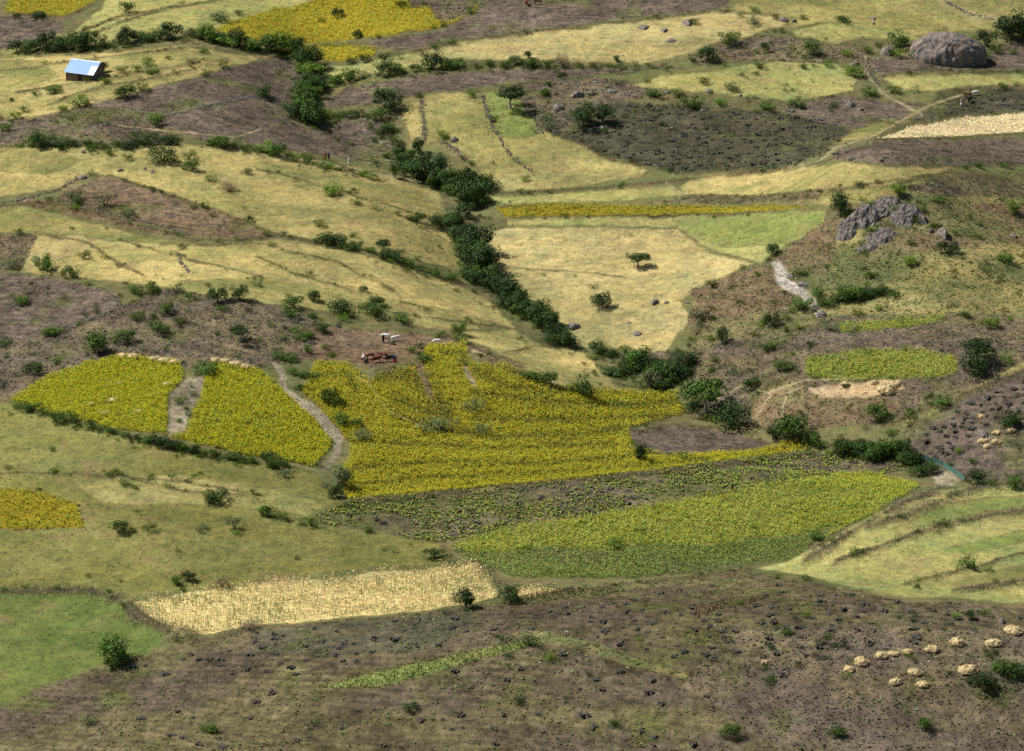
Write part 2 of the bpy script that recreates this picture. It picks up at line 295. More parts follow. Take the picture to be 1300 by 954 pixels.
    col = col*(1+(.30+.25*soil)*m5+(.15+.15*soil)*m6)[:, None]*(1+np.array([.36, .32, .25])*soil[:, None])
    return np.clip(col, .004, .9), soil, kind

# ------------------------------------------------------------------ mesh helpers
def np_mesh(name, V, Q, smooth=False, cols=None, extra=None):
    me = bpy.data.meshes.new(name); V = np.asarray(V, np.float32); Q = np.asarray(Q, np.int32); k = Q.shape[1]
    me.vertices.add(len(V)); me.vertices.foreach_set('co', V.ravel()); me.loops.add(Q.size); me.loops.foreach_set('vertex_index', Q.ravel())
    me.polygons.add(len(Q)); me.polygons.foreach_set('loop_start', np.arange(0, Q.size, k, dtype=np.int32))
    me.polygons.foreach_set('use_smooth', np.full(len(Q), smooth))
    if cols is not None:
        a = me.color_attributes.new('Col', 'FLOAT_COLOR', 'POINT'); a.data.foreach_set('color', np.c_[cols, np.ones(len(cols))].astype(np.float32).ravel())
    if extra is not None:
        a = me.attributes.new('soil', 'FLOAT', 'POINT'); a.data.foreach_set('value', np.asarray(extra, np.float32))
    me.update(); me.validate() if len(Q) < 5000 else None
    return me
def link(name, me, mat=None, parent=None, **kw):
    o = bpy.data.objects.new(name, me); COL.objects.link(o)
    if mat and me is not None and not me.materials: me.materials.append(mat)
    if parent: o.parent = parent
    for k, v in kw.items(): o[k] = v
    return o
def mat(name, nodes=None, rough=.95, color=None, spec=.1):
    m = bpy.data.materials.new(name); m.use_nodes = True; b = m.node_tree.nodes['Principled BSDF']
    b.inputs['Roughness'].default_value = rough; b.inputs['Specular IOR Level'].default_value = spec
    if color is not None: b.inputs['Base Color'].default_value = (*color, 1)
    if nodes: nodes(m.node_tree, b)
    return m
def N(nt, t, **kw):
    n = nt.nodes.new(t)
    for k, v in kw.items():
        if k in n.inputs: n.inputs[k].default_value = v
        else: setattr(n, k, v)
    return n
def mathn(nt, op, a, b=None):
    n = nt.nodes.new('ShaderNodeMath'); n.operation = op
    for i, v in enumerate((a, b)):
        if v is None: continue
        if isinstance(v, (int, float)): n.inputs[i].default_value = v
        else: nt.links.new(v, n.inputs[i])
    return n.outputs[0]
def scalecol(nt, colsock, fac):
    v = nt.nodes.new('ShaderNodeVectorMath'); v.operation = 'SCALE'; nt.links.new(colsock, v.inputs[0]); nt.links.new(fac, v.inputs['Scale']); return v.outputs[0]
def ground_nodes(nt, b):
    L = nt.links.new; at = N(nt, 'ShaderNodeAttribute', attribute_name='Col'); so_ = N(nt, 'ShaderNodeAttribute', attribute_name='soil')
    tc = nt.nodes.new('ShaderNodeTexCoord'); mp = N(nt, 'ShaderNodeMapping'); mp.inputs['Scale'].default_value = (1, .75, 1); L(tc.outputs['Object'], mp.inputs[0])
    n1 = N(nt, 'ShaderNodeTexNoise', Scale=1.1, Detail=5.0, Roughness=.75); L(mp.outputs[0], n1.inputs['Vector'])
    n2 = N(nt, 'ShaderNodeTexNoise', Scale=2.6, Detail=4.0, Roughness=.8); L(mp.outputs[0], n2.inputs['Vector'])
    mp2 = N(nt, 'ShaderNodeMapping'); mp2.inputs['Scale'].default_value = (.12, .55, 1); mp2.inputs['Rotation'].default_value = (0, 0, .12); L(tc.outputs['Object'], mp2.inputs[0])
    n3 = N(nt, 'ShaderNodeTexNoise', Scale=2.2, Detail=4.0, Roughness=.65, Distortion=.4); L(mp2.outputs[0], n3.inputs['Vector'])
    # fac = 1 + a*(n1-.5) + b*(n2-.5) + c*(n3-.5); soil is rougher than grass
    a = mathn(nt, 'ADD', .8, mathn(nt, 'MULTIPLY', so_.outputs['Fac'], .5))
    f = mathn(nt, 'ADD', 1., mathn(nt, 'MULTIPLY', mathn(nt, 'SUBTRACT', n1.outputs[0], .5), a))
    f = mathn(nt, 'ADD', f, mathn(nt, 'MULTIPLY', mathn(nt, 'SUBTRACT', n2.outputs[0], .5), a))
    f = mathn(nt, 'ADD', f, mathn(nt, 'MULTIPLY', mathn(nt, 'SUBTRACT', n3.outputs[0], .5), .8))
    f = mathn(nt, 'MAXIMUM', f, .15)
    L(scalecol(nt, at.outputs['Color'], f), b.inputs['Base Color'])
    bp = N(nt, 'ShaderNodeBump', Strength=.8, Distance=.18)
    hh = mathn(nt, 'MULTIPLY', mathn(nt, 'ADD', n1.outputs[0], n2.outputs[0]), mathn(nt, 'ADD', .6, mathn(nt, 'MULTIPLY', so_.outputs['Fac'], .6)))
    L(hh, bp.inputs['Height']); L(bp.outputs[0], b.inputs['Normal'])
M_ground = mat('ground', ground_nodes, 1.0, spec=0)
def vc_nodes(nt, b):
    at = N(nt, 'ShaderNodeAttribute', attribute_name='Col'); nt.links.new(at.outputs['Color'], b.inputs['Base Color'])
M_vc = mat('plant_matter', vc_nodes, .9, spec=.05)

# ------------------------------------------------------------------ the ground: one fan-shaped sheet
def axis(dense0, dense1, n, outer):
    a = np.linspace(dense0, dense1, n); st = a[1]-a[0]; lo = []; v = dense0; s = st
    while v > outer[0]: s *= 1.18; v -= s; lo.append(v)
    hi = []; v = dense1; s = st
    while v < outer[1]: s *= 1.18; v += s; hi.append(v)
    return np.concatenate([lo[::-1], a, hi])
U = axis(-.131, .131, 1180, (-2.5, 2.5)); Y = axis(750, 1235, 1130, (-400, 7000))
YY, UU = np.meshgrid(Y, U, indexing='ij'); XX = UU*np.maximum(YY, 160); x, y = XX.ravel(), YY.ravel()
z = h0(x, y)
gcol, gsoil, gkind = paint(x, y, z)
z = z+bumps(x, y)+gsoil*.10*vn(x/.7, y/.9, 71)+.06*vn(x/.5, y/.6, 72)
nx, ny = len(U), len(Y)
idx = np.arange(nx*ny).reshape(ny, nx); Q = np.stack([idx[:-1, :-1], idx[:-1, 1:], idx[1:, 1:], idx[1:, :-1]], -1).reshape(-1, 4)
Vg = np.c_[x, y, z]; pk = KEYS.index('PA'); isp = gkind[Q].min(1) == pk; isp &= gkind[Q].max(1) == pk
def submesh(nm, q):
    u, inv = np.unique(q, return_inverse=True)
    return np_mesh(nm, Vg[u], inv.reshape(q.shape), True, gcol[u], gsoil[u])
link('ground', submesh('ground', Q[~isp]), M_ground, kind='structure')
link('path', submesh('path', Q[isp]), M_ground, kind='structure')

# ------------------------------------------------------------------ scattered crops and grass (stuff)
def in_field(kinds, dens, box, poly=None):
    """random world points whose field kind is in kinds; dens per square metre; box in pixels"""
    bx = np.array([box[0], box[2], box[0], box[2]]); by = np.array([box[1], box[1], box[3], box[3]]); X, Yw = hit(bx, by)
    x0, x1, y0, y1 = X.min()-3, X.max()+3, Yw.min()-10, Yw.max()+10
    n = int((x1-x0)*(y1-y0)*dens); x = rng.uniform(x0, x1, n); y = rng.uniform(y0, y1, n); z = h0(x, y)
    px, py, _ = project(x, y, z); m = (px > box[0]) & (px < box[2]) & (py > box[1]) & (py < box[3])
    if poly is not None: m &= inside(px, py, poly)
    x, y, z = x[m], y[m], z[m]
    c, s, k = paint(x, y, z); m = np.isin(k, [KEYS.index(q) for q in kinds]); x, y, c = x[m], y[m], c[m]
    return x, y, H(x, y), c
def blades(P, hgt, wid, col, lean=.3, flat=None):
    """upright leaf quads: P n x 3, returns verts, quads, cols"""
    n = len(P); a = rng.uniform(0, 2*np.pi, n); u = np.c_[np.cos(a), np.sin(a), rng.normal(0, .15, n)]*np.reshape(wid, (-1, 1))/2
    v = np.c_[rng.normal(0, lean, n), rng.normal(0, lean, n), np.ones(n)]; v = v/np.linalg.norm(v, axis=1)[:, None]*np.reshape(hgt, (-1, 1))
    V = np.stack([P-u, P+u, P+u*.35+v, P-u*.35+v], 1).reshape(-1, 3); return V, np.arange(4*n).reshape(-1, 4), np.repeat(col, 4, 0)
def pads(P, size, col, tilt=.5):
    n = len(P); nrm = np.c_[rng.normal(0, tilt, n), rng.normal(0, tilt, n), np.ones(n)]; nrm /= np.linalg.norm(nrm, axis=1)[:, None]
    a = rng.normal(0, 1, (n, 3)); u = np.cross(nrm, a); u /= np.linalg.norm(u, axis=1)[:, None]; v = np.cross(nrm, u); s = np.reshape(size, (-1, 1))/2
    V = np.stack([P-u*s-v*s, P+u*s-v*s*.6, P+u*s+v*s, P-u*s*.7+v*s], 1).reshape(-1, 3); return V, np.arange(4*n).reshape(-1, 4), np.repeat(col, 4, 0)
def merge(parts):
    V = np.concatenate([p[0] for p in parts]); off = 0; Q = []
    for p in parts: Q.append(p[1]+off); off += len(p[0])
    return V, np.concatenate(Q), np.concatenate([p[2] for p in parts])
def jit(c, n, a=.25, h=.08):
    return np.clip(np.tile(c, (n, 1))*(1+rng.normal(0, a, (n, 1)))*(1+rng.normal(0, h, (n, 3))), .004, .9)
def flower_crop(kind, box, yel, green, dens, cover, name, hgt=.9, bands=0, top=None):
    x, y, z, _ = in_field([kind], dens, box); n = len(x)
    if n == 0: return None
    P = np.c_[x, y, z]; parts = []
    wv = y+5*fbm(x/30, y/30, 90, 2); band = 1-bands*np.clip(.15+1.2*vn(wv/6, x/60, 91)+.8*fbm(x/3.5, y/2.6, 92, 2), 0, 1)
    if kind == 'YO' and box[1] > 400 and box[0] > 100:
        qx, qy, _ = project(x, y, z)
        for pts, wd in DARKBANDS: band = band*(1-.85*np.exp(-(seg_d(qx, qy+1.5*fbm(x/3, y/3, 94), pts)/wd)**2))
    for k in range(2):
        p = P+rng.normal(0, .15, (n, 3))*[1, 1, 0]+np.c_[np.zeros((n, 2)), rng.uniform(.35, .62, n)*hgt]; parts.append(pads(p, rng.uniform(.16, .28, n), jit(green*2.6, n, .25)*(.50+.62*np.clip(band, 0, 1))[:, None], .9))
    band = band*np.where(fbm(x/4, y/4, 191, 3)+.4*fbm(x/18, y/12, 192, 2) > .52, .25, 1)
    for k in range(8):
        m = rng.uniform(0, 1, n) < cover*band; q = P[m]+np.c_[rng.normal(0, .22, (m.sum(), 2)), rng.uniform(.6, 1.0, m.sum())*hgt]
        parts.append(pads(q, rng.uniform(.08, .155, m.sum()), jit(yel, m.sum(), .2), .6))
    V, Q_, c = merge(parts); return link(name, np_mesh(name, V, Q_, False, c), M_vc, kind='stuff')
YEL = np.array([.43, .40, .014]); YOR = np.array([.44, .375, .018]); YGR = np.array([.40, .39, .028]); GRN = np.array([.075, .10, .02]); GRL = np.array([.088, .115, .026])
flower_crop('YF', (0, 440, 440, 600), YEL, GRN, 8, .66, 'yellow_flower_crop')
flower_crop('YO', (370, 430, 1040, 645), YOR, GRN*1.2, 6.5, .85, 'yellow_flower_crop', .8, .9)
flower_crop('YO', (-60, 610, 120, 680), YOR, GRN, 4, .6, 'yellow_flower_crop', .8, .3)
flower_crop('YO', (0, -20, 620, 80), YOR, GRN*1.4, 2.2, .6, 'yellow_flower_crop', .8, .5)
flower_crop('YO', (620, 255, 1060, 282), YOR*.9, GRL, 2.5, .5, 'yellow_flower_crop', .7, .4)
flower_crop('YG', (570, 595, 1170, 740), YGR, GRL, 5.5, .5, 'green_flower_crop', .8, .6)
flower_crop('YH', (570, 640, 1170, 740), YGR*.8, GRL*.75, 4.5, .14, 'green_crop', .9, .8)
flower_crop('YG', (1010, 395, 1225, 490), YGR, GRL, 5, .42, 'green_flower_crop', .9, .4)
# patchy weeds with a few flowers on the mixed field
x, y, z, c = in_field(['MX'], 2.6, (370, 570, 1170, 700)); m = fbm(x/7, y/4, 95)+rng.normal(0, .15, len(x)) > -.1; P = np.c_[x, y, z][m]
V, Q_, c = merge([blades(P, .4, .3, jit(GRL*1.6, len(P), .35)), pads(P+[0, 0, .35], .25, jit(np.array([.30, .31, .04]), len(P), .3)), pads(P+rng.normal(0, .3, P.shape)*[1, 1, 0]+[0, 0, .3], .3, jit(GRL*1.8, len(P), .3))])
link('weeds', np_mesh('weeds', V, Q_, False, c), M_vc, kind='stuff')
# standing dry maize stalks
def stalks(kinds, box, dens, hgt, col, name, greenish=.12):
    x, y, z, _ = in_field(kinds, dens, box); n = len(x); P = np.c_[x, y, z]; hh = hgt*rng.uniform(.6, 1.1, n)
    c = jit(col, n, .14); g = (vn(x/9, y/6, 96)*1.2+rng.uniform(0, 1, n)) > 1-greenish-.1; c[g] = jit(np.array([.20, .24, .08]), int(g.sum()), .2)
    parts = [blades(P, hh, .07, c, .06)]
    for k in range(2): parts.append(blades(P+np.c_[np.zeros((n, 2)), hh*rng.uniform(.25, .7, n)], hh*.3, .09, c*rng.uniform(.8, 1.1, (n, 1)), .8))
    parts.append(pads(P+np.c_[rng.normal(0, .12, (n, 2)), hh*rng.uniform(.5, 1.0, n)], rng.uniform(.16, .28, n), c*1.02, .5))
    V, Q_, c = merge(parts); return link(name, np_mesh(name, V, Q_, False, c), M_vc, kind='stuff')
stalks(['MZ'], (150, 700, 740, 820), 3.2, 1.4, np.array([.68, .55, .27]), 'maize_stalks', .3)
stalks(['ST'], (1100, 138, 1400, 180), 5, .3, np.array([.80, .66, .40]), 'ripe_grain', 0.0)
# grass tufts over meadows, coloured like the field they stand in
def tufts(kinds, dens, name, hgt=.28, wid=.30, tint=1.15, poly=None, box=(-60, -30, 1360, 960), thr=None, col=None, nb=2, tilt=.38):
    x, y, z, c = in_field(kinds, dens, box, poly)
    if thr is not None:
        m = fbm(x/9, y/7, 97) > thr; x, y, z, c = x[m], y[m], z[m], c[m]
    n = len(x)
    if col is not None: c = jit(np.array(col), n, .25)
    P = np.c_[x, y, z-.03]; c = np.clip(c*tint*(1+rng.normal(0, .16, (n, 1))), .004, .9)
    V, Q_, c = merge([pads(P+rng.normal(0, .12, P.shape)*[1, 1, 0]+np.c_[np.zeros((n, 2)), hgt*rng.uniform(.2, .7, n)], wid*rng.uniform(.6, 1.3, n), c*rng.uniform(.85, 1.1, (n, 1)), tilt) for _ in range(nb)])
    link(name, np_mesh(name, V, Q_, False, c), M_vc, kind='stuff')
tufts(['DG','DL','OG','OD','PG','GG','GD'], 1.3, 'meadow_grass', .12, .24, 1.1, tilt=.3)
tufts(['HB','HO','SC'], 1.5, 'rough_grass', .35, .28, 1.08, tilt=.5)
tufts(['SC','HO','HB','MX','PK','PD'], .45, 'green_weeds', .3, .36, 1, thr=.05, col=(.115, .14, .045))
tufts(['PL','PD','PK','RB','RK','PA','TH'], 1.1, 'clods', .10, .26, .95, tilt=.8)
x, y, z, c = in_field(['GG','HB'], 6, (400, 750, 1010, 885)); n = len(x)
V, Q_, c = merge([blades(np.c_[x, y, z], .8*rng.uniform(.5, 1.2, n), .16, np.clip(c*1.25, 0, .9)*rng.uniform(.7, 1.2, (n, 1)), .35), pads(np.c_[x, y, z+.4], .2, np.clip(c*1.3, 0, .9), .7)])
link('tall_grass', np_mesh('tall_grass', V, Q_, False, c), M_vc, kind='stuff')
# tall grass on the terrace banks
parts = []
for i, (pts, wd) in enumerate(BW):
    q = np.array(pts); L = np.hypot(*np.diff(q, axis=0).T); n = int(L.sum()*(8*wd if wd < 1.7 else 18*wd)); k = rng.choice(len(L), n, p=L/L.sum()); t = rng.uniform(0, 1, n)[:, None]
    p = q[k]*(1-t)+q[k+1]*t+rng.normal(0, .28+.42*wd, (n, 2)); keep = vn(p[:, 0]/6, p[:, 1]/6, 98+i) > -.18; p = p[keep]; n = len(p)
    base = [np.array([.34, .29, .15]), np.array([.25, .24, .11]), np.array([.19, .22, .08])][i % 3]
    if wd > 1.7: base = np.array([.27, .235, .15])
    parts.append(blades(np.c_[p, H(p[:, 0], p[:, 1])], (.22+.16*wd)*rng.uniform(.4, 1.3, n), .09, jit(base, n, .25), .35))
    parts.append(pads(np.c_[p+rng.normal(0, .2, p.shape), H(p[:, 0], p[:, 1])+rng.uniform(.1, .5, n)*(.3+.25*wd)], .12, jit(base*.8, n, .2), .5))
V, Q_, c = merge(parts); link('bank_grass', np_mesh('bank_grass', V, Q_, False, c), M_vc, kind='stuff')

# ------------------------------------------------------------------ foliage
def leaf_mat(name, base, var=.35):
    def nd(nt, b):
        L = nt.links.new; g = nt.nodes.new('ShaderNodeNewGeometry'); oi = nt.nodes.new('ShaderNodeObjectInfo')
        r = nt.nodes.new('ShaderNodeValToRGB'); e = r.color_ramp.elements
        e[0].color = (base[0]*(1-var), base[1]*(1-var*.9), base[2]*(1-var), 1); e[1].color = (base[0]*(1+var*1.5), base[1]*(1+var*1.3), base[2]*(1+var*.8), 1)
        L(g.outputs['Random Per Island'], r.inputs[0])
        L(scalecol(nt, r.outputs[0], mathn(nt, 'ADD', .62, mathn(nt, 'MULTIPLY', oi.outputs['Random'], .8))), b.inputs['Base Color'])
    return mat(name, nd, .7, spec=.2)
LM = dict(d=leaf_mat('dark_leaves', (.030, .062, .012)), m=leaf_mat('green_leaves', (.052, .100, .013)), l=leaf_mat('bright_leaves', (.095, .160, .016)),
          g=leaf_mat('grey_leaves', (.090, .115, .050)), b=leaf_mat('brown_leaves', (.13, .098, .065)))
CW = dict(d='dark green', m='green', l='bright green', g='greyish green', b='brown')
def foliage(seed, lobes, n, leaf, flat=.75, cz=.42, spread=.36, rmin=.16, rmax=.3):
    r = np.random.default_rng(seed); Ps = []; Ns = []
    for i in range(lobes):
        a = r.uniform(0, 2*np.pi); d = spread*np.sqrt(r.uniform(0, 1)); c = np.array([np.cos(a)*d, np.sin(a)*d, cz*flat*r.uniform(.55, 1.55)-.06*d]); rad = r.uniform(rmin, rmax)
        k = int(n/lobes); v = r.normal(0, 1, (k, 3)); v /= np.linalg.norm(v, axis=1)[:, None]; rr = rad*(.55+.5*r.uniform(0, 1, (k, 1))**.5)
        p = c+v*rr*[1, 1, flat]; Ps.append(p); Ns.append(v+r.normal(0, .5, (k, 3))+[0, 0, .3])
    P = np.concatenate(Ps); Nn = np.concatenate(Ns); m = P[:, 2] > .01; P, Nn = P[m], Nn[m]
    Nn /= np.linalg.norm(Nn, axis=1)[:, None]; u = np.cross(Nn, r.normal(0, 1, Nn.shape)); u /= np.linalg.norm(u, axis=1)[:, None]; v = np.cross(Nn, u)
    s = leaf*r.uniform(.6, 1.4, (len(P), 1)); V = np.stack([P-u*s, P-v*s*.7, P+u*s, P+v*s*.7], 1).reshape(-1, 3)
    return V, np.arange(len(V)).reshape(-1, 4)
def tube(pts, rad, seg=6):
    V = []; Q = []
    for i, (p, r_) in enumerate(zip(pts, rad)):
        p = np.array(p, float); d = np.array(pts[min(i+1, len(pts)-1)], float)-np.array(pts[max(i-1, 0)], float); d /= np.linalg.norm(d)+1e-9
        u = np.cross(d, [0.3, 1, .1]); u /= np.linalg.norm(u); v = np.cross(d, u)
        for k in range(seg): a = 2*math.pi*k/seg; V.append(p+(u*math.cos(a)+v*math.sin(a))*r_)
        if i:
            for k in range(seg): Q.append(((i-1)*seg+k, (i-1)*seg+(k+1) % seg, i*seg+(k+1) % seg, i*seg+k))
    return np.array(V), np.array(Q)
def join(parts):
    V = np.concatenate([p[0] for p in parts]); off = 0; Q = []
    for p in parts: Q.append(p[1]+off); off += len(p[0])
    return V, np.concatenate(Q)
BUSH = {}
for ck in LM:
    BUSH[ck] = []
    for s in range(7):
        dn = .55 if ck in 'gb' else 1
        V, Q_ = foliage(s*7+ord(ck), 10+s % 5, int(1500*dn), .025 if dn == 1 else .022, .72+.06*(s % 3), .40, .36+.02*(s % 3), .13, .27)
        st = [tube([(0, 0, -.05), (.12*math.cos(a), .12*math.sin(a), .22), (.26*math.cos(a+.3), .26*math.sin(a+.3), .42)], [.022, .015, .006], 4) for a in np.linspace(0, 6.28, 5)[:4]]
        Vs, Qs = join(st); me = np_mesh('bush', *join([(V, Q_), (Vs, Qs)]), False); me.materials.append(LM[ck]); BUSH[ck].append(me)
M_bark = mat('bark', lambda nt, b: None, .9, (.20, .165, .12))
M_bark_pale = mat('pale_bark', None, .9, (.36, .32, .26))
TREE = {}
def make_tree(key, ck, s, hf=1.0, umbrella=False, pale=False):
    lob = 9; tr = .34*hf
    if umbrella: V, Q_ = foliage(s, 16, 2400, .022, .42, .30, .38, .14, .24); V[:, 2] += .36*hf
    else: V, Q_ = foliage(s, lob+5, 2400, .022, .85, .42, .31, .11, .27); V[:, 2] = V[:, 2]*hf+.03*hf
    r = random.Random(s); parts = [tube([(0, 0, -.06), (.01, .02, .15*hf), (r.uniform(-.03, .03), 0, tr)], [.045, .034, .03], 7)]
    for k in range(5):
        a = k*1.26+r.uniform(-.3, .3); parts.append(tube([(0, 0, tr*.75), (.12*math.cos(a), .12*math.sin(a), tr*1.25), (.27*math.cos(a), .27*math.sin(a), tr*1.6)], [.024, .016, .006], 5))
    cm = np_mesh('crown', V, Q_); cm.materials.append(LM[ck]); tm = np_mesh('trunk', *join(parts), True); tm.materials.append(M_bark_pale if pale else M_bark); TREE[key] = (cm, tm)
for ck in 'dmg':
    for s in range(3): make_tree(('round', ck, s), ck, 300+s*3+ord(ck))
make_tree(('umb', 'd', 0), 'd', 411, 1, True, True); make_tree(('umb', 'd', 1), 'd', 412, .9, True); make_tree(('umb', 'd', 2), 'm', 413, .9, True, True)
for s in range(3): make_tree(('tall', 'd', s), 'd', 420+s, 1.6); make_tree(('tall', 'm', s), 'm', 430+s, 1.5); make_tree(('tall', 'g', s), 'g', 440+s, 1.5)

# bushes: (x, y of the foot, width) in photo pixels; colour letter; grouped by the place they stand in
ORD = 'first second third fourth fifth sixth seventh eighth ninth tenth eleventh twelfth thirteenth fourteenth fifteenth sixteenth seventeenth eighteenth nineteenth twentieth'.split()
def ordw(i): return ORD[i] if i < 20 else 'twenty-'+ORD[i-20]
def row(pts, n, w_, cols, jitter=2.0):
    q = np.array(pts, float); L = np.r_[0, np.cumsum(np.hypot(*np.diff(q, axis=0).T))]; out = []
    for i in range(n):
        t = L[-1]*(i+.5)/n; X = np.interp(t, L, q[:, 0])+random.uniform(-jitter, jitter); Yp = np.interp(t, L, q[:, 1])+random.uniform(-jitter, jitter)*.7
        out.append((X, Yp, w_*random.uniform(.72, 1.25), random.choice(cols)))
    return out
HEDGES = [
 ('in the hedge above the tin-roofed house', row([(15,70),(60,64),(98,64),(140,60),(185,52),(225,50)], 15, 21, 'ddm')),
 ('in the hedge under the upper yellow field', row([(237,45),(262,52),(285,56),(320,62),(350,66),(385,66)], 12, 23, 'ddml')),
 ('in the tree belt between grey ploughed fields', row([(378,74),(392,88),(402,98),(396,112),(384,126),(376,142),(392,156),(405,150)], 24, 23, 'dmdl', 9)),
 ('in the hedge below the top green strip', row([(418,108),(440,104),(470,98),(500,93),(530,92),(560,88),(590,87)], 10, 18, 'mdg', 1.5)),
 ('in the hedge below the top gold field', row([(595,85),(650,84),(690,84),(740,83)], 8, 17, 'bdm', 1.2)),
 ('in the sparse hedge above the rocky scrub', row([(745,84),(780,84),(850,86)], 6, 13, 'gb', 1.2)),
 ('in the row below the big shade tree', row([(482,148),(490,170),(500,190),(512,208),(505,222)], 8, 20, 'dmg', 5)),
 ('in the hedge left of the big shade tree', row([(410,146),(430,150),(462,146)], 4, 17, 'dm', 2)),
 ('in the hedge beside the footpath and walkers', row([(262,182),(300,189),(330,193),(360,200),(395,209),(440,219),(480,229)], 16, 16, 'mld', 1.5)),
 ('in the upper valley thicket', row([(525,222),(550,228),(575,245),(605,235),(612,245),(598,262),(578,280),(565,295)], 28, 25, 'mddg', 8)),
 ('in the middle valley thicket', row([(580,300),(596,318),(606,338),(600,352),(630,368),(652,388),(675,402),(700,425),(718,440)], 32, 27, 'mddd', 6)),
 ('in the hedge slanting across the gold slope', row([(405,305),(440,312),(470,322),(510,334),(540,345),(570,355),(600,356)], 11, 17, 'dmm', 1.5)),
 ('in the bush line above the left gold meadow', row([(25,186),(60,186),(90,184),(125,187),(165,186),(195,176),(225,184)], 11, 20, 'ddm', 3)),
 ('in the lower valley thicket', row([(760,445),(790,452),(800,468),(780,476),(825,460),(850,474),(878,466),(825,492),(845,497)], 22, 24, 'mddg', 6)),
 ('in the hedge by the blue-green fence', row([(1060,575),(1090,578),(1115,582),(1145,576),(1150,590),(1165,596),(1180,606)], 17, 24, 'mdd', 4)),
 ('in the hedge under the left flower fields', row([(18,517),(60,528),(100,541),(150,553),(200,565),(240,573),(290,582),(345,590)], 22, 16, 'mmdd', 1.5)),
 ('in the thicket below the grey rock outcrop', row([(1045,388),(1065,382),(1085,378),(1105,374),(1130,374)], 8, 20, 'md', 3)),
]
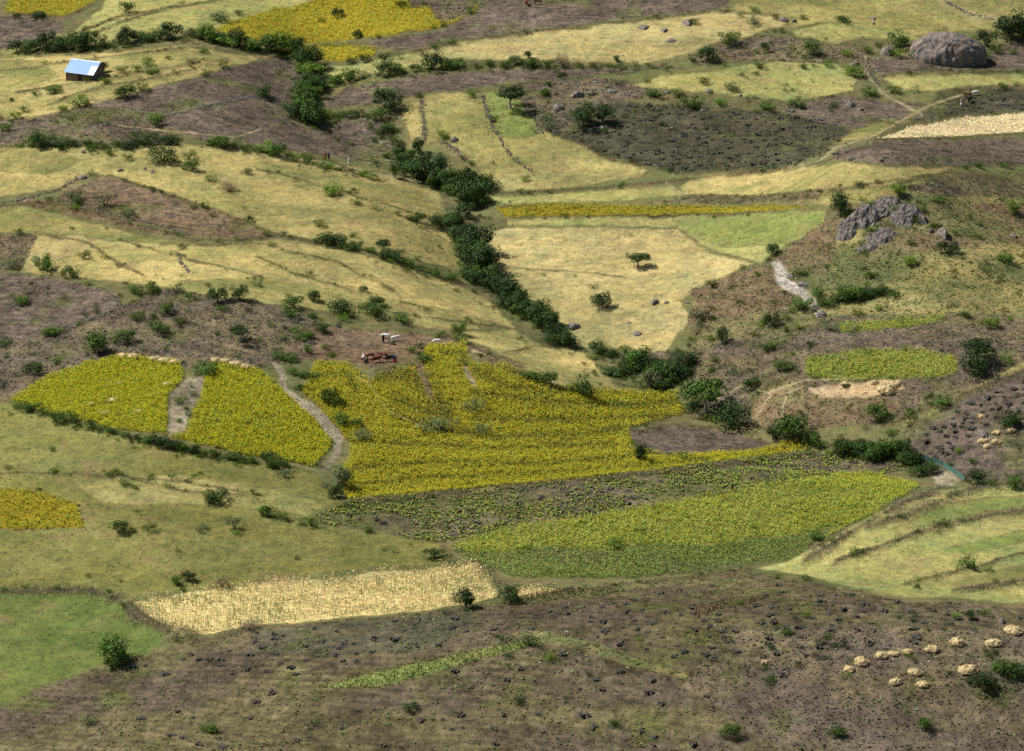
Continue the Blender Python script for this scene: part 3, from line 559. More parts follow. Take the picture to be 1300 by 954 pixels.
SC_ = """
80 62@around the tin-roofed house@134 106 16 l,157 92 16 m,175 91 14 m,193 95 18 m,188 82 18 m,214 75 8 m,240 81 14 g,258 67 14 m,281 86 15 m,261 96 14 m
@on the strips below the tin-roofed house@70 117 22 m,46 121 12 m,161 123 30 m,180 117 17 m,20 151 18 l,30 142 14 m,79 141 14 l,100 135 22 l,87 153 12 g,138 160 14 g,9 166 16 l,14 129 10 m,197 157 24 l
@by the top-left yellow field@20 24 14 d,47 24 22 d,30 33 14 g,163 16 20 m,278 28 28 g,304 19 12 d
@on the left gold meadow@268 231 16 l,240 202 18 m,163 202 12 l,207 205 34 m,115 194 16 d,137 196 14 m,193 243 9 m,313 221 14 d,243 215 22 m,290 243 24 b
@around the reddish ploughed field@115 223 12 g,134 261 30 g,95 256 26 m,258 265 14 m,245 265 10 m,315 282 14 d,161 275 22 g,97 268 13 l,222 260 12 g
@on the small meadows left@24 299 13 d,106 329 17 m,58 344 30 m,17 340 22 g,91 353 24 m,112 362 10 l,231 316 12 d
@on the grey slope at far left@30 386 20 l,170 373 20 m,194 371 22 l,225 371 20 g,239 377 12 m,69 425 28 m,8 438 18 m,46 473 30 m,70 462 16 m,5 492 18 g,20 478 12 g
@on the grey slope above the flower fields@210 396 20 m,175 405 18 m,194 403 13 m,207 424 28 m,228 412 18 m,160 432 29 m,283 395 14 m,277 405 15 b,324 363 15 g,263 476 28 m,372 389 28 m,371 402 22 m
@between the two left flower fields@243 492 14 g,231 512 17 m,237 528 12 g,226 536 10 m,260 490 8 g,246 503 11 d,236 520 10 m
@beside the pale dirt track@352 454 18 m,369 457 20 m,370 475 18 m,393 481 26 m,384 495 17 m,416 514 27 m,431 539 25 m,459 558 32 g,421 453 12 l,361 433 14 g,390 447 16 m,452 544 18 d,387 432 26 m,407 420 20 m
@above the cattle pasture@396 404 13 m,435 407 15 l,433 397 32 d,460 371 15 d,477 387 20 d,477 402 32 m,510 409 25 m,557 428 14 m,583 425 20 m,583 436 18 m,611 455 10 m,592 464 8 m,420 396 14 g
@in the gap right of the cattle@535 443 14 d,523 448 15 l,538 461 20 m,543 478 14 g,545 490 12 g,533 452 12 m
@within the large flower field@602 521 30 g,559 546 40 g,611 551 24 g,598 616 12 m,772 612 9 m,502 560 9 g
@on the gold strips left of the valley@412 309 30 d,448 300 10 m,579 370 8 m,422 249 24 l,450 245 12 d,451 260 16 m,477 266 16 g,405 289 16 m,529 281 24 m,504 273 10 m
@in the top yellow field@409 28 9 m,509 9 16 d,599 18 15 l,480 49 9 m,562 33 10 l,550 36 8 l,462 78 18 d,447 81 15 d,488 76 17 d,507 74 15 g,550 62 14 m,573 58 12 m,535 5 14 g
@on the olive field left of the scrub@626 153 13 m,563 176 18 l,598 209 11 l,600 122 16 l,532 124 12 m,446 184 10 l,667 230 12 l,336 123 22 d
@in the rocky scrub around the dark trees@712 98 16 m,697 109 10 d,690 122 18 m,749 138 14 l,749 122 8 m,699 166 26 g,782 108 14 g,766 168 10 m,720 150 12 g
@above the heap-dotted grey field@875 136 26 m,861 124 18 m,832 124 22 m,914 134 18 l,928 116 22 g,974 140 20 m,893 106 16 m,966 87 16 m,1011 136 22 m,1058 135 12 m,950 128 12 g
@at the top right of the gold field@881 31 14 d,925 57 26 l,957 32 20 g,957 16 12 m,881 79 11 m,942 22 12 g,905 80 12 b,974 64 18 d,984 24 12 m,993 42 10 d,1019 25 10 m
@along the top right meadows@1070 28 20 m,1031 71 22 m,1076 71 15 l,1104 67 14 m,1117 60 12 m,1049 85 14 m,1019 87 12 m,1085 97 24 l,1104 122 20 m,1133 118 18 m,1108 130 12 g,1165 117 16 g,1000 72 14 g
@around the great rounded boulder@1162 72 15 m,1180 80 11 g,1216 82 10 g,1142 60 24 m,1139 72 18 l,1198 76 14 m,1231 52 16 l,1253 59 24 d,1265 68 16 m,1285 68 10 l,1251 72 12 l,1195 43 16 g,1283 46 34 d,1298 38 24 d,1240 62 14 d
@on the field right of the cream grain@1275 114 14 m,1244 214 16 m,1228 215 12 m,1274 212 14 m,1146 211 8 g,1172 213 8 g,1200 212 9 g
@around the grey rock outcrop@1136 268 15 l,1110 294 14 m,1076 276 16 m,1163 282 13 m,1093 312 12 g,1126 286 11 g,1140 248 20 l,1169 268 15 l,1192 257 14 m,1259 262 8 l,1289 271 24 l,1186 290 18 m,1119 256 12 g,1105 262 12 l,1213 297 12 m,1239 302 14 m,1225 296 14 g
@on the right grassy hillside@1157 312 12 m,1155 336 20 l,1204 322 24 d,1280 333 22 m,1250 343 14 g,1107 353 18 m,1211 389 18 g,1224 402 18 m,1282 407 10 l,1256 414 24 l,1137 379 14 m,1116 394 12 l,1096 322 10 m
@beside the pale rocky gully@1038 376 20 m,1015 350 18 m,963 350 10 m,1020 393 24 m,981 414 20 d,1014 418 11 l,999 420 11 m,1055 419 22 g,1081 422 18 g,1089 400 14 l,1028 440 14 m,999 406 12 l,975 332 9 m
@on the brown slope right of the gold field@905 365 16 m,892 407 22 g,937 384 8 l,928 366 14 g,972 409 16 m,982 443 18 m,902 433 12 l,944 386 10 g,975 446 14 d,885 425 14 b,898 418 12 b
@on the scrub above the broad shade tree@907 460 12 l,902 473 14 m,866 472 20 m,930 475 20 g,954 492 20 m,998 471 26 m,1041 430 10 g,962 460 10 g
@at the edge of the great flower field@680 486 24 m,699 491 22 m,738 503 32 m,762 489 6 m,717 440 24 m,664 481 14 g,805 548 12 g,880 520 24 d,905 535 18 l
@in the gold field with lone trees@753 366 14 g,690 350 7 g,730 351 6 g,800 300 8 g
@by the threshing floor@1195 516 24 m,1117 537 27 m,1152 532 16 m,1280 462 16 m,1238 478 38 d,1100 545 12 g,1130 552 14 l
@on the right ploughed slope@1280 544 30 m,1218 575 12 l,1240 616 26 d,1233 588 12 m,1207 592 10 m,1289 620 20 m,1258 618 14 m
@below the thicket by the fence@985 556 26 d,1030 565 24 m,1045 568 16 m,930 545 44 d,864 584 17 m
@on the lower left green slope@158 618 15 m,172 621 9 m,277 636 28 m,266 637 15 m,255 673 20 g,298 671 24 g,112 732 10 g,49 623 8 d,173 650 10 g
@in the trio beside the lower-left flowers@150 677 21 m,169 674 12 m,188 674 18 d
@along the top of the maize strip@283 746 20 b,233 751 10 d,138 754 9 m,433 735 16 g,500 702 14 g,553 708 30 m,564 712 18 g,575 719 22 g
@at the foot of the dirt track@340 656 22 m,358 658 17 m,366 662 10 d,395 667 18 m,383 667 11 m,466 677 10 m,351 594 22 m,407 594 14 g,413 620 18 g,361 606 20 g,428 632 20 d
@along the foreground ridge crest@316 797 26 b,223 816 16 g,564 779 16 g,142 848 22 m,734 825 16 g,889 736 12 g,939 768 10 l,215 806 12 g
@on the foreground ridge@668 820 28 g,699 838 14 l,977 866 17 m,996 806 17 m,1063 822 18 g,781 694 22 m
@on the lower right terraces@1084 708 12 m,1022 738 14 m,987 735 11 m,1163 747 10 d,1228 723 20 m,1253 724 14 m,1037 687 20 m
@in the bottom right corner@1243 872 38 d,1274 856 30 m,1250 780 14 l,1215 785 12 l,1290 862 24 d
"""
GROUPS = list(HEDGES)
for ln in SC_.strip().split('\n'):
    _, ph, items = ln.split('@'); g = []
    for it in items.split(','):
        a, b_, c_, d_ = it.split(); g.append((float(a), float(b_), float(c_), d_))
    GROUPS.append((ph, g))
# extra bushes on the near ground below the traced part of the slope
GROUPS.append(('on the near slope below the ridge', row([(60,905),(330,930),(620,900),(900,930),(1250,915)], 9, 22, 'mgd', 14)))
allb = [(gi, b) for gi, (ph, g) in enumerate(GROUPS) for b in g]
order = sorted(range(len(allb)), key=lambda i: -allb[i][1][2]); keep = set(order[:296])
bx, by = hit([b[0] for _, b in allb], [b[1] for _, b in allb]); bz = H(bx, by); _, _, bd = project(bx, by, bz)
groupname = lambda ph: 'bushes '+ph
small = []
for gi, (ph, g) in enumerate(GROUPS):
    ids = [i for i, (q, b) in enumerate(allb) if q == gi and i in keep]
    if not ids: continue
    xs = [allb[i][1][0] for i in ids]; ys = [allb[i][1][1] for i in ids]; horiz = (max(xs)-min(xs)) > .8*(max(ys)-min(ys))
    ids.sort(key=lambda i: allb[i][1][0] if horiz else allb[i][1][1])
    for k, i in enumerate(ids):
        X, Yp, wp, ck = allb[i][1]; wm = wp*bd[i]/S0*(1.5 if gi < len(HEDGES) else 1.27)
        o = bpy.data.objects.new('bush', random.choice(BUSH[ck])); COL.objects.link(o); o.location = (bx[i], by[i], bz[i]-.05)
        o.rotation_euler = (0, 0, random.uniform(0, 6.28)); hs = random.choice((.6, .75, .85, .95, 1.15, 1.2 if 'thicket' in ph or 'belt' in ph or 'row' in ph else .8))
        k2 = random.uniform(.8, 1.15); o.scale = (wm*k2, wm*random.uniform(.75, 1.1)/k2, wm*hs)
        size = 'broad ' if wp > 25 else 'small ' if wp < 13 else ''
        lab = f'{size}{CW[ck]} bush {ph}'
        if len(ids) > 1: lab += f', {ordw(k)} from the {"left" if horiz else "top"}'
        if len(lab.split()) > 16: print('LONG', lab)
        o['label'] = lab; o['category'] = 'bush'; o['group'] = groupname(ph)
# the smallest bushes: one mass of undergrowth
def bush_verts(me):
    v = np.empty(len(me.vertices)*3, np.float32); me.vertices.foreach_get('co', v); l = np.empty(len(me.loops), np.int32); me.loops.foreach_get('vertex_index', l)
    return v.reshape(-1, 3), l.reshape(-1, 4)
BV = {ck: [bush_verts(m) for m in ms] for ck, ms in BUSH.items()}
LC = dict(d=(.030,.062,.012), m=(.052,.100,.013), l=(.095,.160,.016), g=(.090,.115,.050), b=(.13,.098,.065))
parts = []
def add_small(x, y, z, wm, ck, sub=2):
    v, q = random.choice(BV[ck]); q = q[::sub]; a = random.uniform(0, 6.28); ca, sa = math.cos(a), math.sin(a)
    u, inv = np.unique(q, return_inverse=True); v = v[u]; vv = np.c_[v[:, 0]*ca-v[:, 1]*sa, v[:, 0]*sa+v[:, 1]*ca, v[:, 2]*.8]*wm+[x, y, z-.04]
    cc = np.array(LC[ck])*random.uniform(.7, 1.4); c = np.tile(cc, (len(v), 1))*rng.uniform(.7, 1.4, (len(v), 1)); parts.append((vv, inv.reshape(q.shape), c))
for i in range(len(allb)):
    if i not in keep: X, Yp, wp, ck = allb[i][1]; add_small(bx[i], by[i], bz[i], wp*bd[i]/S0*1.3, ck)
# low scrub scattered where the hillside is rough, and hugging hedges and banks
px_, py_ = [], []
for box, n in (((650,100,840,170),50),((740,435,880,500),60),((385,60,420,160),30),((600,320,720,440),0),((870,340,1060,460),90),((1050,240,1300,400),120),((880,440,1150,560),60),((0,350,340,470),110),((860,40,1110,85),50),((900,95,1100,160),40),
               ((0,150,230,190),40),((380,150,520,215),30),((340,400,430,470),40),((1150,500,1300,620),30),((930,780,1300,865),70),((560,200,640,280),20),((600,790,900,865),30),((380,640,1150,700),30),((60,250,330,300),20),((0,500,400,740),20)):
    px_ += list(rng.uniform(box[0], box[2], n)); py_ += list(rng.uniform(box[1], box[3], n))
for pts, wd in BANKS[:44]:
    q = np.array(pts, float); L = np.r_[0, np.cumsum(np.hypot(*np.diff(q, axis=0).T))]; n = int(L[-1]/16)
    for t in rng.uniform(0, L[-1], n):
        px_.append(np.interp(t, L, q[:, 0])+rng.normal(0, 2)); py_.append(np.interp(t, L, q[:, 1])+rng.normal(0, 1.5))
for ph, g in HEDGES:
    for b in g:
        for _ in range(7): px_.append(b[0]+random.gauss(0, b[2]*.7)); py_.append(b[1]+random.gauss(0, 2.2)+1)
sx_, sy_ = hit(px_, py_); sz_ = H(sx_, sy_); c_, s_, k_ = paint(sx_, sy_, sz_); nocrop = ~np.isin(k_, [KEYS.index(k) for k in ('YF','YO','PA','MZ','ST','DL')])
for a, b_, c3, ok in zip(sx_, sy_, sz_, nocrop):
    if ok: add_small(a, b_, c3, random.choice((.6, .8, 1, 1.3, 1.8, 2.4)), random.choice('mgdlgd'), 3)
V, Q_, c = merge(parts); link('undergrowth', np_mesh('undergrowth', V, Q_, False, c), M_vc, kind='stuff')

# trees: x, foot y, width px, (kind), label
TREES = [
 (491,140,38,('round','d',0),'large dark shade tree at the upper end of the tree row'),
 (648,138,36,('umb','d',0),'flat-topped tree with pale trunk on the olive field'),
 (740,160,34,('round','d',1),'left one of the paired dark trees among grey rocks'),
 (766,157,32,('round','d',2),'right one of the paired dark trees among grey rocks'),
 (810,339,26,('umb','d',1),'lone dark tree in the upper middle of the gold field'),
 (764,391,26,('round','d',0),'lone dark bushy tree low in the gold field'),
 (981,323,18,('round','d',1),'small dark tree at the top of the rocky gully'),
 (895,524,58,('umb','d',2),'broad spreading shade tree with pale trunk beside the great flower field'),
 (1002,556,48,('round','m',0),'broad dark tree in the hedge right of the grey plot'),
 (1240,462,44,('umb','d',1),'wide dark tree on the slope right of the threshing floor'),
 (591,772,32,('round','d',2),'rounded dark tree at the right end of the maize strip'),
 (648,765,30,('round','d',0),'taller dark tree just beyond the corner of the maize strip'),
 (149,840,44,('round','m',1),'leafy green tree on the edge of the lower left meadow'),
 (434,620,26,('tall','g',0),'pale green tree at the bottom of the dirt track'),
 (239,738,18,('round','d',1),'dark little tree beside a bush above the maize strip'),
 (224,742,16,('round','m',2),'low green tree touching the dark little tree above the maize'),
 (1231,786,15,('round','d',2),'small dark tree on the foreground slope at the right'),
 (917,436,17,('tall','d',0),'upright dark tree on the brown slope right of the gold field'),
 (814,586,20,('tall','d',1),'upright dark tree at the grey plot edge beside yellow flowers'),
 (120,448,38,('round','m',0),'spreading green tree with shadow on the left grey slope'),
 (305,434,26,('umb','d',0),'flat-topped tree with forked trunk above the flower fields'),
 (276,384,26,('round','d',1),'left one of two joined dark trees below the gold strips'),
 (303,380,24,('round','m',2),'right one of two joined dark trees below the gold strips'),
 (399,382,18,('round','d',0),'slender airy tree above the cattle pasture'),
 (487,318,20,('umb','d',1),'small spreading tree in the slanting hedge on the gold slope'),
 (616,346,42,('round','d',2),'large rounded dark tree in the middle valley thicket'),
 (559,222,24,('tall','g',1),'tall greyish tree in the upper valley thicket'),
 (532,196,18,('tall','d',2),'tall dark tree left of the olive field'),
 (501,226,16,('tall','m',0),'narrow green tree beside the footpath bend'),
 (530,226,20,('tall','d',0),'dense dark tree at the top of the valley thicket'),
 (1066,276,28,('tall','d',1),'upright dark tree left of the grey rock outcrop'),
 (898,78,26,('round','d',0),'dark tree with pale trunk at the right end of the gold field'),
 (131,92,17,('round','d',2),'dark tree directly behind the tin-roofed house'),
 (429,22,15,('round','d',1),'higher of two lone dark trees in the top yellow field'),
 (454,48,13,('round','d',0),'lower of two lone dark trees in the top yellow field'),
 (670,74,12,('round','d',2),'small dark tree in the hedge below the top gold field'),
 (782,78,10,('round','m',2),'tiny dark tree by the top gold field, right of the hedge'),
 (568,236,18,('tall','m',1),'leaning green tree low in the upper valley thicket'),
 (590,250,17,('tall','d',1),'dark upright tree at the right of the upper valley thicket'),
 (580,292,18,('tall','d',2),'dark tree just above the middle valley thicket'),
 (508,198,14,('tall','g',2),'pale slender tree beneath the big shade tree'),
 (548,240,14,('tall','m',2),'narrow tree on the left side of the upper thicket'),
 (652,398,20,('round','m',1),'rounded green tree low in the middle valley thicket'),
 (398,118,18,('tall','m',1),'tall green tree in the belt between grey fields'),
 (388,150,16,('tall','d',0),'dark tree at the lower end of the field belt'),
 (825,492,30,('round','g',1),'greyish wide tree in the lower valley thicket'),
 (1148,588,20,('round','m',0),'green tree at the left end of the blue-green fence'),
 (1283,48,40,('round','d',1),'dense dark tree up the slope right of the great boulder'),
]
tx, ty = hit([t[0] for t in TREES], [t[1] for t in TREES]); tz = H(tx, ty); _, _, td = project(tx, ty, tz)
for i, (X, Yp, wp, key, lab) in enumerate(TREES):
    wm = wp*td[i]/S0*1.2; o = link('tree', None, label=lab, category='tree', group='trees scattered over the fields')
    o.location = (tx[i], ty[i], tz[i]-.05); o.rotation_euler = (0, 0, random.uniform(0, 6.28)); o.scale = (wm, wm, wm)
    cm, tm = TREE[key]; link('trunk', tm, parent=o); link('crown', cm, parent=o)

# ------------------------------------------------------------------ rocks
def rock_nodes(nt, b):
    L = nt.links.new; tc = nt.nodes.new('ShaderNodeTexCoord'); n = N(nt, 'ShaderNodeTexNoise', Scale=5.0, Detail=8.0, Roughness=.8); L(tc.outputs['Object'], n.inputs['Vector'])
    mp = N(nt, 'ShaderNodeMapping'); mp.inputs['Scale'].default_value = (3.5, 3.5, .4); L(tc.outputs['Object'], mp.inputs[0])
    n2 = N(nt, 'ShaderNodeTexNoise', Scale=2.5, Detail=5.0, Roughness=.7); L(mp.outputs[0], n2.inputs['Vector'])
    r = nt.nodes.new('ShaderNodeValToRGB'); e = r.color_ramp.elements; e[0].position = .38; e[0].color = (.05, .047, .046, 1); e[1].position = .62; e[1].color = (.42, .35, .28, 1)
    m_ = e = r.color_ramp.elements.new(.5); m_.color = (.165, .145, .13, 1)
    L(mathn(nt, 'ADD', mathn(nt, 'MULTIPLY', n.outputs[0], .5), mathn(nt, 'MULTIPLY', n2.outputs[0], .5)), r.inputs[0]); L(r.outputs[0], b.inputs['Base Color'])
    bp = N(nt, 'ShaderNodeBump', Strength=.9, Distance=.25); L(n.outputs[0], bp.inputs['Height']); L(bp.outputs[0], b.inputs['Normal'])
M_rock = mat('rock', rock_nodes, .9)
def boulder_nodes(nt, b):
    rock_nodes(nt, b)
    for n in nt.nodes:
        if n.type == 'TEX_NOISE': n.inputs['Scale'].default_value = .55
        if n.type == 'MAPPING': n.inputs['Scale'].default_value = (2.2, 2.2, .35)
        if n.type == 'VALTORGB': n.color_ramp.elements[0].color = (.085, .078, .08, 1); n.color_ramp.elements[2].color = (.36, .25, .17, 1)
M_boulder = mat('boulder_rock', boulder_nodes, .95)
import bmesh
def lump(seed, sub=3, amp=.3, freq=1.6, flatb=-.25, ridged=.0):
    bm = bmesh.new(); bmesh.ops.create_icosphere(bm, subdivisions=sub, radius=.5); v = np.array([p.co[:] for p in bm.verts]); r = np.random.default_rng(seed); o = r.uniform(0, 50, 3)
    q = v/np.linalg.norm(v, axis=1)[:, None]
    d = fbm(q[:, 0]*freq+o[0]+q[:, 2]*.7, q[:, 1]*freq+o[1]+q[:, 2]*1.1, seed, 4); v = v*(1+amp*2*d)[:, None]
    v[:, 2] = np.maximum(v[:, 2], flatb)
    f = np.array([[k.index for k in p.verts] for p in bm.faces]); bm.free(); return v, f
def crag(seed):
    v, f = lump(seed, 4, .16, 1.7, -.5); n = v/np.linalg.norm(v, axis=1)[:, None]; r = np.random.default_rng(seed)
    for k in range(7):                    # broken faces: planes cut the lump
        d = r.normal(0, 1, 3); d[2] = abs(d[2])*.7; d /= np.linalg.norm(d); t = v@d; lim = r.uniform(.30, .42); v = v-np.outer(np.maximum(t-lim, 0), d)*.85
    v = v+n*(.05*fbm(v[:, 0]*9+seed, v[:, 1]*9+v[:, 2]*7, seed, 3)-.05*np.clip(1-np.abs(vn(v[:, 0]*5+v[:, 2]*2, v[:, 1]*5, seed+1))*12, 0, 1))[:, None]
    return v, f
RK = [np_mesh('rock', *crag(50+s), False) for s in range(6)]
for m_ in RK: m_.materials.append(M_rock)
ROCKS = [
 (728,416,20,.8,'rounded grey boulder at the left foot of the gold field'),(831,385,16,.7,'pale angular rock right of the lone trees'),(846,385,9,.5,'small flat rock right of the pale angular rock'),
 (809,424,13,.45,'low grey rock in the lower gold field'),(798,410,8,.4,'smallest flat stone in the lower gold field'),(872,385,9,.5,'small rock where gold field meets the brown slope'),
 (1127,68,26,1.1,'upright grey boulder left of the great rounded boulder'),(1108,24,13,.5,'flat grey rock high on the top right meadow'),(1109,31,7,.8,'small stub rock below the flat rock, top right'),
 (1127,44,8,.6,'small brown rock above the upright boulder'),(153,217,10,.6,'left rock on the left gold meadow'),(183,215,8,.7,'middle rock on the left gold meadow'),(193,218,9,.4,'right flat rock on the left gold meadow'),
 (106,194,10,.7,'grey rock at the end of the left bush line'),(626,155,10,.8,'white-topped rock on the curved stone wall'),(930,58,15,.8,'grey rock beneath bushes beyond the gold field'),(941,55,9,.8,'smaller rock right of the grey rock beyond the gold field'),
 (732,122,24,.7,'broad grey rock at the top of the rocky scrub'),(750,120,16,.8,'rock just right of the broad grey scrub rock'),(776,117,18,.5,'long low grey rock in the upper scrub'),(765,165,14,.8,'rock at the right foot of the paired dark trees'),
 (750,166,12,.7,'rock under the left dark tree of the pair'),(778,168,12,.7,'reddish rock at the edge of the heap-dotted field'),(710,138,24,.6,'pale ribbed rock left of the paired dark trees'),(705,168,13,.6,'round rock at the lower corner of the scrub'),
 
 (1197,299,22,.9,'pale grey rock right of the outcrop'),(1182,295,10,.9,'small white rock left of the pale grey rock'),(1286,300,11,.6,'dark stone alone on the hillside at right'),
 (428,415,10,.9,'pinkish stone at the top left of the cattle pasture'),(1043,402,18,.8,'grey boulder at the foot of the rocky gully'),(1018,362,16,.6,'dark boulder on the right side of the gully'),(1003,352,12,.7,'dark boulder midway up the gully'),
 (1086,419,11,.8,'rounded stone in the yellowish strip below the gully'),(1072,457,11,.8,'dark stone at the left of the yellow-green patch'),(1248,551,18,.6,'grey mound of stones beside the straw heaps at right'),(1272,790,12,.9,'dark rock at the right edge of the foreground slope'),
 (105,226,14,.6,'rubble of pale stones at the wall corner'),(892,141,9,.7,'white stone at the top edge of the heap-dotted field'),(848,118,14,.5,'rock in the scrub above the heap-dotted field'),(900,117,16,.5,'flat grey rocks below the pale green patch'),
 (940,122,9,.7,'upright stone in the scrub above the heaps'),(1080,134,20,.7,'grey rock at the left of the footpath fork'),(1092,140,12,.8,'rock with orange top beside the footpath fork'),(1004,142,14,.6,'grey rock under a bush at the grey field edge'),
 (1085,84,18,.6,'pale rubble where the footpath leaves the boulder field'),(995,27,16,.7,'brown rock among bushes at top right'),(1008,28,10,.9,'paler rock right of the brown top rock'),(578,178,16,.7,'pinkish rubble under the bush on the olive field'),
 (817,35,22,.35,'left low stone heap in the top gold field'),(843,39,18,.35,'middle low stone heap in the top gold field'),(872,30,26,.35,'upper low stone heap in the top gold field'),(852,52,20,.3,'lower dark stone line in the top gold field'),
]
rx, ry = hit([t[0] for t in ROCKS], [t[1] for t in ROCKS]); rz = H(rx, ry); _, _, rd = project(rx, ry, rz)
for i, (X, Yp, wp, hh, lab) in enumerate(ROCKS):
    wm = wp*rd[i]/S0*(.85 if Yp < 200 else 1); o = link('rock', RK[i % 6], label=lab, category='rock', group='rocks lying on the slopes'); o.location = (rx[i], ry[i], rz[i]+.02*wm*hh); o.rotation_euler = (0, 0, random.uniform(0, 6.28)); o.scale = (wm, wm*.75, wm*hh)
M_slab = mat('outcrop_rock', lambda nt, b: (rock_nodes(nt, b), [setattr(n.inputs['Scale'], 'default_value', .9) for n in nt.nodes if n.type == 'TEX_NOISE'], [setattr(n.color_ramp.elements[k], 'color', c) for n in nt.nodes if n.type == 'VALTORGB' for k, c in enumerate(((.045,.04,.038,1),(.115,.10,.09,1),(.33,.29,.25,1)))]), .95)
for X, Yp, a_, b_, hh, ang, lab in [(1098,276,6.5,4.2,2.6,.3,'largest rugged grey slab of the rock outcrop on the right hill'),(1150,275,5.0,3.4,2.2,-.5,'right rugged slab of the rock outcrop on the right hill'),(1124,262,4.6,2.8,1.5,.1,'upper rugged slab of the rock outcrop on the right hill'),(1078,296,3.2,2.6,1.7,.6,'lower left slab of the rock outcrop on the right hill'),(1122,300,4.2,3.0,1.3,-.2,'lower middle slab of the rock outcrop on the right hill'),(1100,316,2.6,1.6,.8,0,'small slab below the rock outcrop on the right hill')]:
    ox_, oy_ = hit([float(X)], [float(Yp)]); z0 = H(ox_, oy_)[0]; g1 = np.linspace(-1.25, 1.25, 46); A_, B_ = np.meshgrid(g1*a_, g1*b_); A_, B_ = A_.ravel(), B_.ravel(); ca, sa = math.cos(ang), math.sin(ang); wx, wy = A_*ca-B_*sa, A_*sa+B_*ca
    rr = (A_/a_)**2+(B_/b_)**2+.9*fbm(wx/2.2+X, wy/2.2, X, 3); m_ = 1-np.clip(rr, 0, 1.6); blk = np.floor((m_+.35*fbm(wx/1.6, wy/1.6, X+1, 2))*5)/5
    zz = H(wx+ox_[0], wy+oy_[0])-z0+hh*(.55*m_+.45*blk)+.35*fbm(wx/.8, wy/.8, X+2, 3)-.15-.35*np.clip(1-np.abs(vn(wx/2.2, wy/3.0, X+3))*14, 0, 1)
    ii = np.arange(46*46).reshape(46, 46); qd_ = np.stack([ii[:-1, :-1], ii[:-1, 1:], ii[1:, 1:], ii[1:, :-1]], -1).reshape(-1, 4); qd_ = qd_[(m_[qd_] > -.25).any(1)]; u_, inv_ = np.unique(qd_, return_inverse=True)
    so_ = link('rock', np_mesh('rock', np.c_[wx, wy, zz][u_], inv_.reshape(qd_.shape)), M_slab, label=lab, category='rock', group='rocks lying on the slopes'); so_.location = (ox_[0], oy_[0], z0)
# the great boulder: a dome some 17 m long, higher at the left
v, f = lump(5, 6, .05, 1.6, -.2); v[:, 2] *= np.where(v[:, 2] > 0, .8, 1.0); v += (v/np.linalg.norm(v, axis=1)[:, None])*(.035*fbm(v[:, 0]*16, v[:, 1]*16+v[:, 2]*3, 7, 4)-.03*np.clip(1-np.abs(vn(v[:, 0]*7, v[:, 1]*7+2, 8))*14, 0, 1))[:, None]
v[:, 2] = np.where(v[:, 2] > 0, v[:, 2]*(1-.28*v[:, 0]), v[:, 2]); gx, gy = hit([1204.], [74.]); gz = H(gx, gy); _, _, gd = project(gx, gy, gz); s = 98*gd[0]/S0
bo = link('boulder', np_mesh('boulder', v*[s, s*.62, s*.78], f, True), M_boulder, label='great rounded grey boulder, largest in view, at top right', category='boulder'); bo.location = (gx[0], gy[0], gz[0]+.5)


# ------------------------------------------------------------------ dry stone walls
WALLS = [([(188,152),(219,146),(267,134),(322,122)],'dry stone wall dividing the big grey ploughed field',.5),
 ([(612,121),(618,143),(626,164),(638,182),(650,200),(664,210),(677,219)],'curved stone wall winding down the olive field',.8),
 ([(535,128),(537,150),(538,182)],'short straight stone wall at the left of the olive field',.6),
 ([(668,138),(680,155),(688,170)],'stone wall along the left edge of the rocky scrub',.6),
 ([(2,259),(40,251),(75,241),(100,226)],'stone wall climbing to the rubble corner on the left',.7),
 ([(70,254),(100,259),(150,275),(200,286),(240,299)],'thin stone wall within the reddish ploughed field',.5),
 ([(82,422),(106,408),(131,400),(155,390),(146,376)],'rough stone wall crossing the left grey slope',.8),
 ([(6,397),(24,385),(46,364)],'stone wall at the far left of the grey slope',.6),
 ([(225,321),(232,336),(240,346)],'very short wall running down the left gold strips',.6),
 ([(560,180),(578,190),(592,204)],'line of stones below the rubble on the olive field',.6),
 ([(1200,2),(1225,16),(1262,26)],'pale stone wall beside the track at top right',.8),
 ([(1098,75),(1104,92),(1115,108)],'tumbled stones beside the path from the boulder field',.8),
 ([(905,440),(940,430),(965,418)],'faint stone wall on the brown slope above the valley',.6)]
ls, lf = lump(90, 1, .2, 1.5, -.4)
for pts, lab, hgt in WALLS:
    q = np.array(w_line(pts)); L = np.hypot(*np.diff(q, axis=0).T); n = int(L.sum()*7); k = rng.choice(len(L), n, p=L/L.sum()); t = rng.uniform(0, 1, n)[:, None]
    p = q[k]*(1-t)+q[k+1]*t+rng.normal(0, .34, (n, 2)); o = q[0]; z0 = H(np.array([o[0]]), np.array([o[1]]))[0]; zz = H(p[:, 0], p[:, 1])+rng.uniform(0, .3, n)*hgt
    Vs = []; Fs = []; ca = rng.uniform(0, 6.28, n)
    for i in range(n):
        s3 = np.array([rng.uniform(.25, .6), rng.uniform(.2, .45), rng.uniform(.2, .4)]); vv = ls*s3; c0, s0_ = math.cos(ca[i]), math.sin(ca[i])
        vv = np.c_[vv[:, 0]*c0-vv[:, 1]*s0_, vv[:, 0]*s0_+vv[:, 1]*c0, vv[:, 2]]+[p[i, 0]-o[0], p[i, 1]-o[1], zz[i]-z0]; Vs.append(vv); Fs.append(lf+i*len(ls))
    wo = link('stone_wall', np_mesh('stone_wall', np.concatenate(Vs), np.concatenate(Fs)), M_rock, label=lab, category='wall', group='dry stone walls'); wo.location = (o[0], o[1], z0)

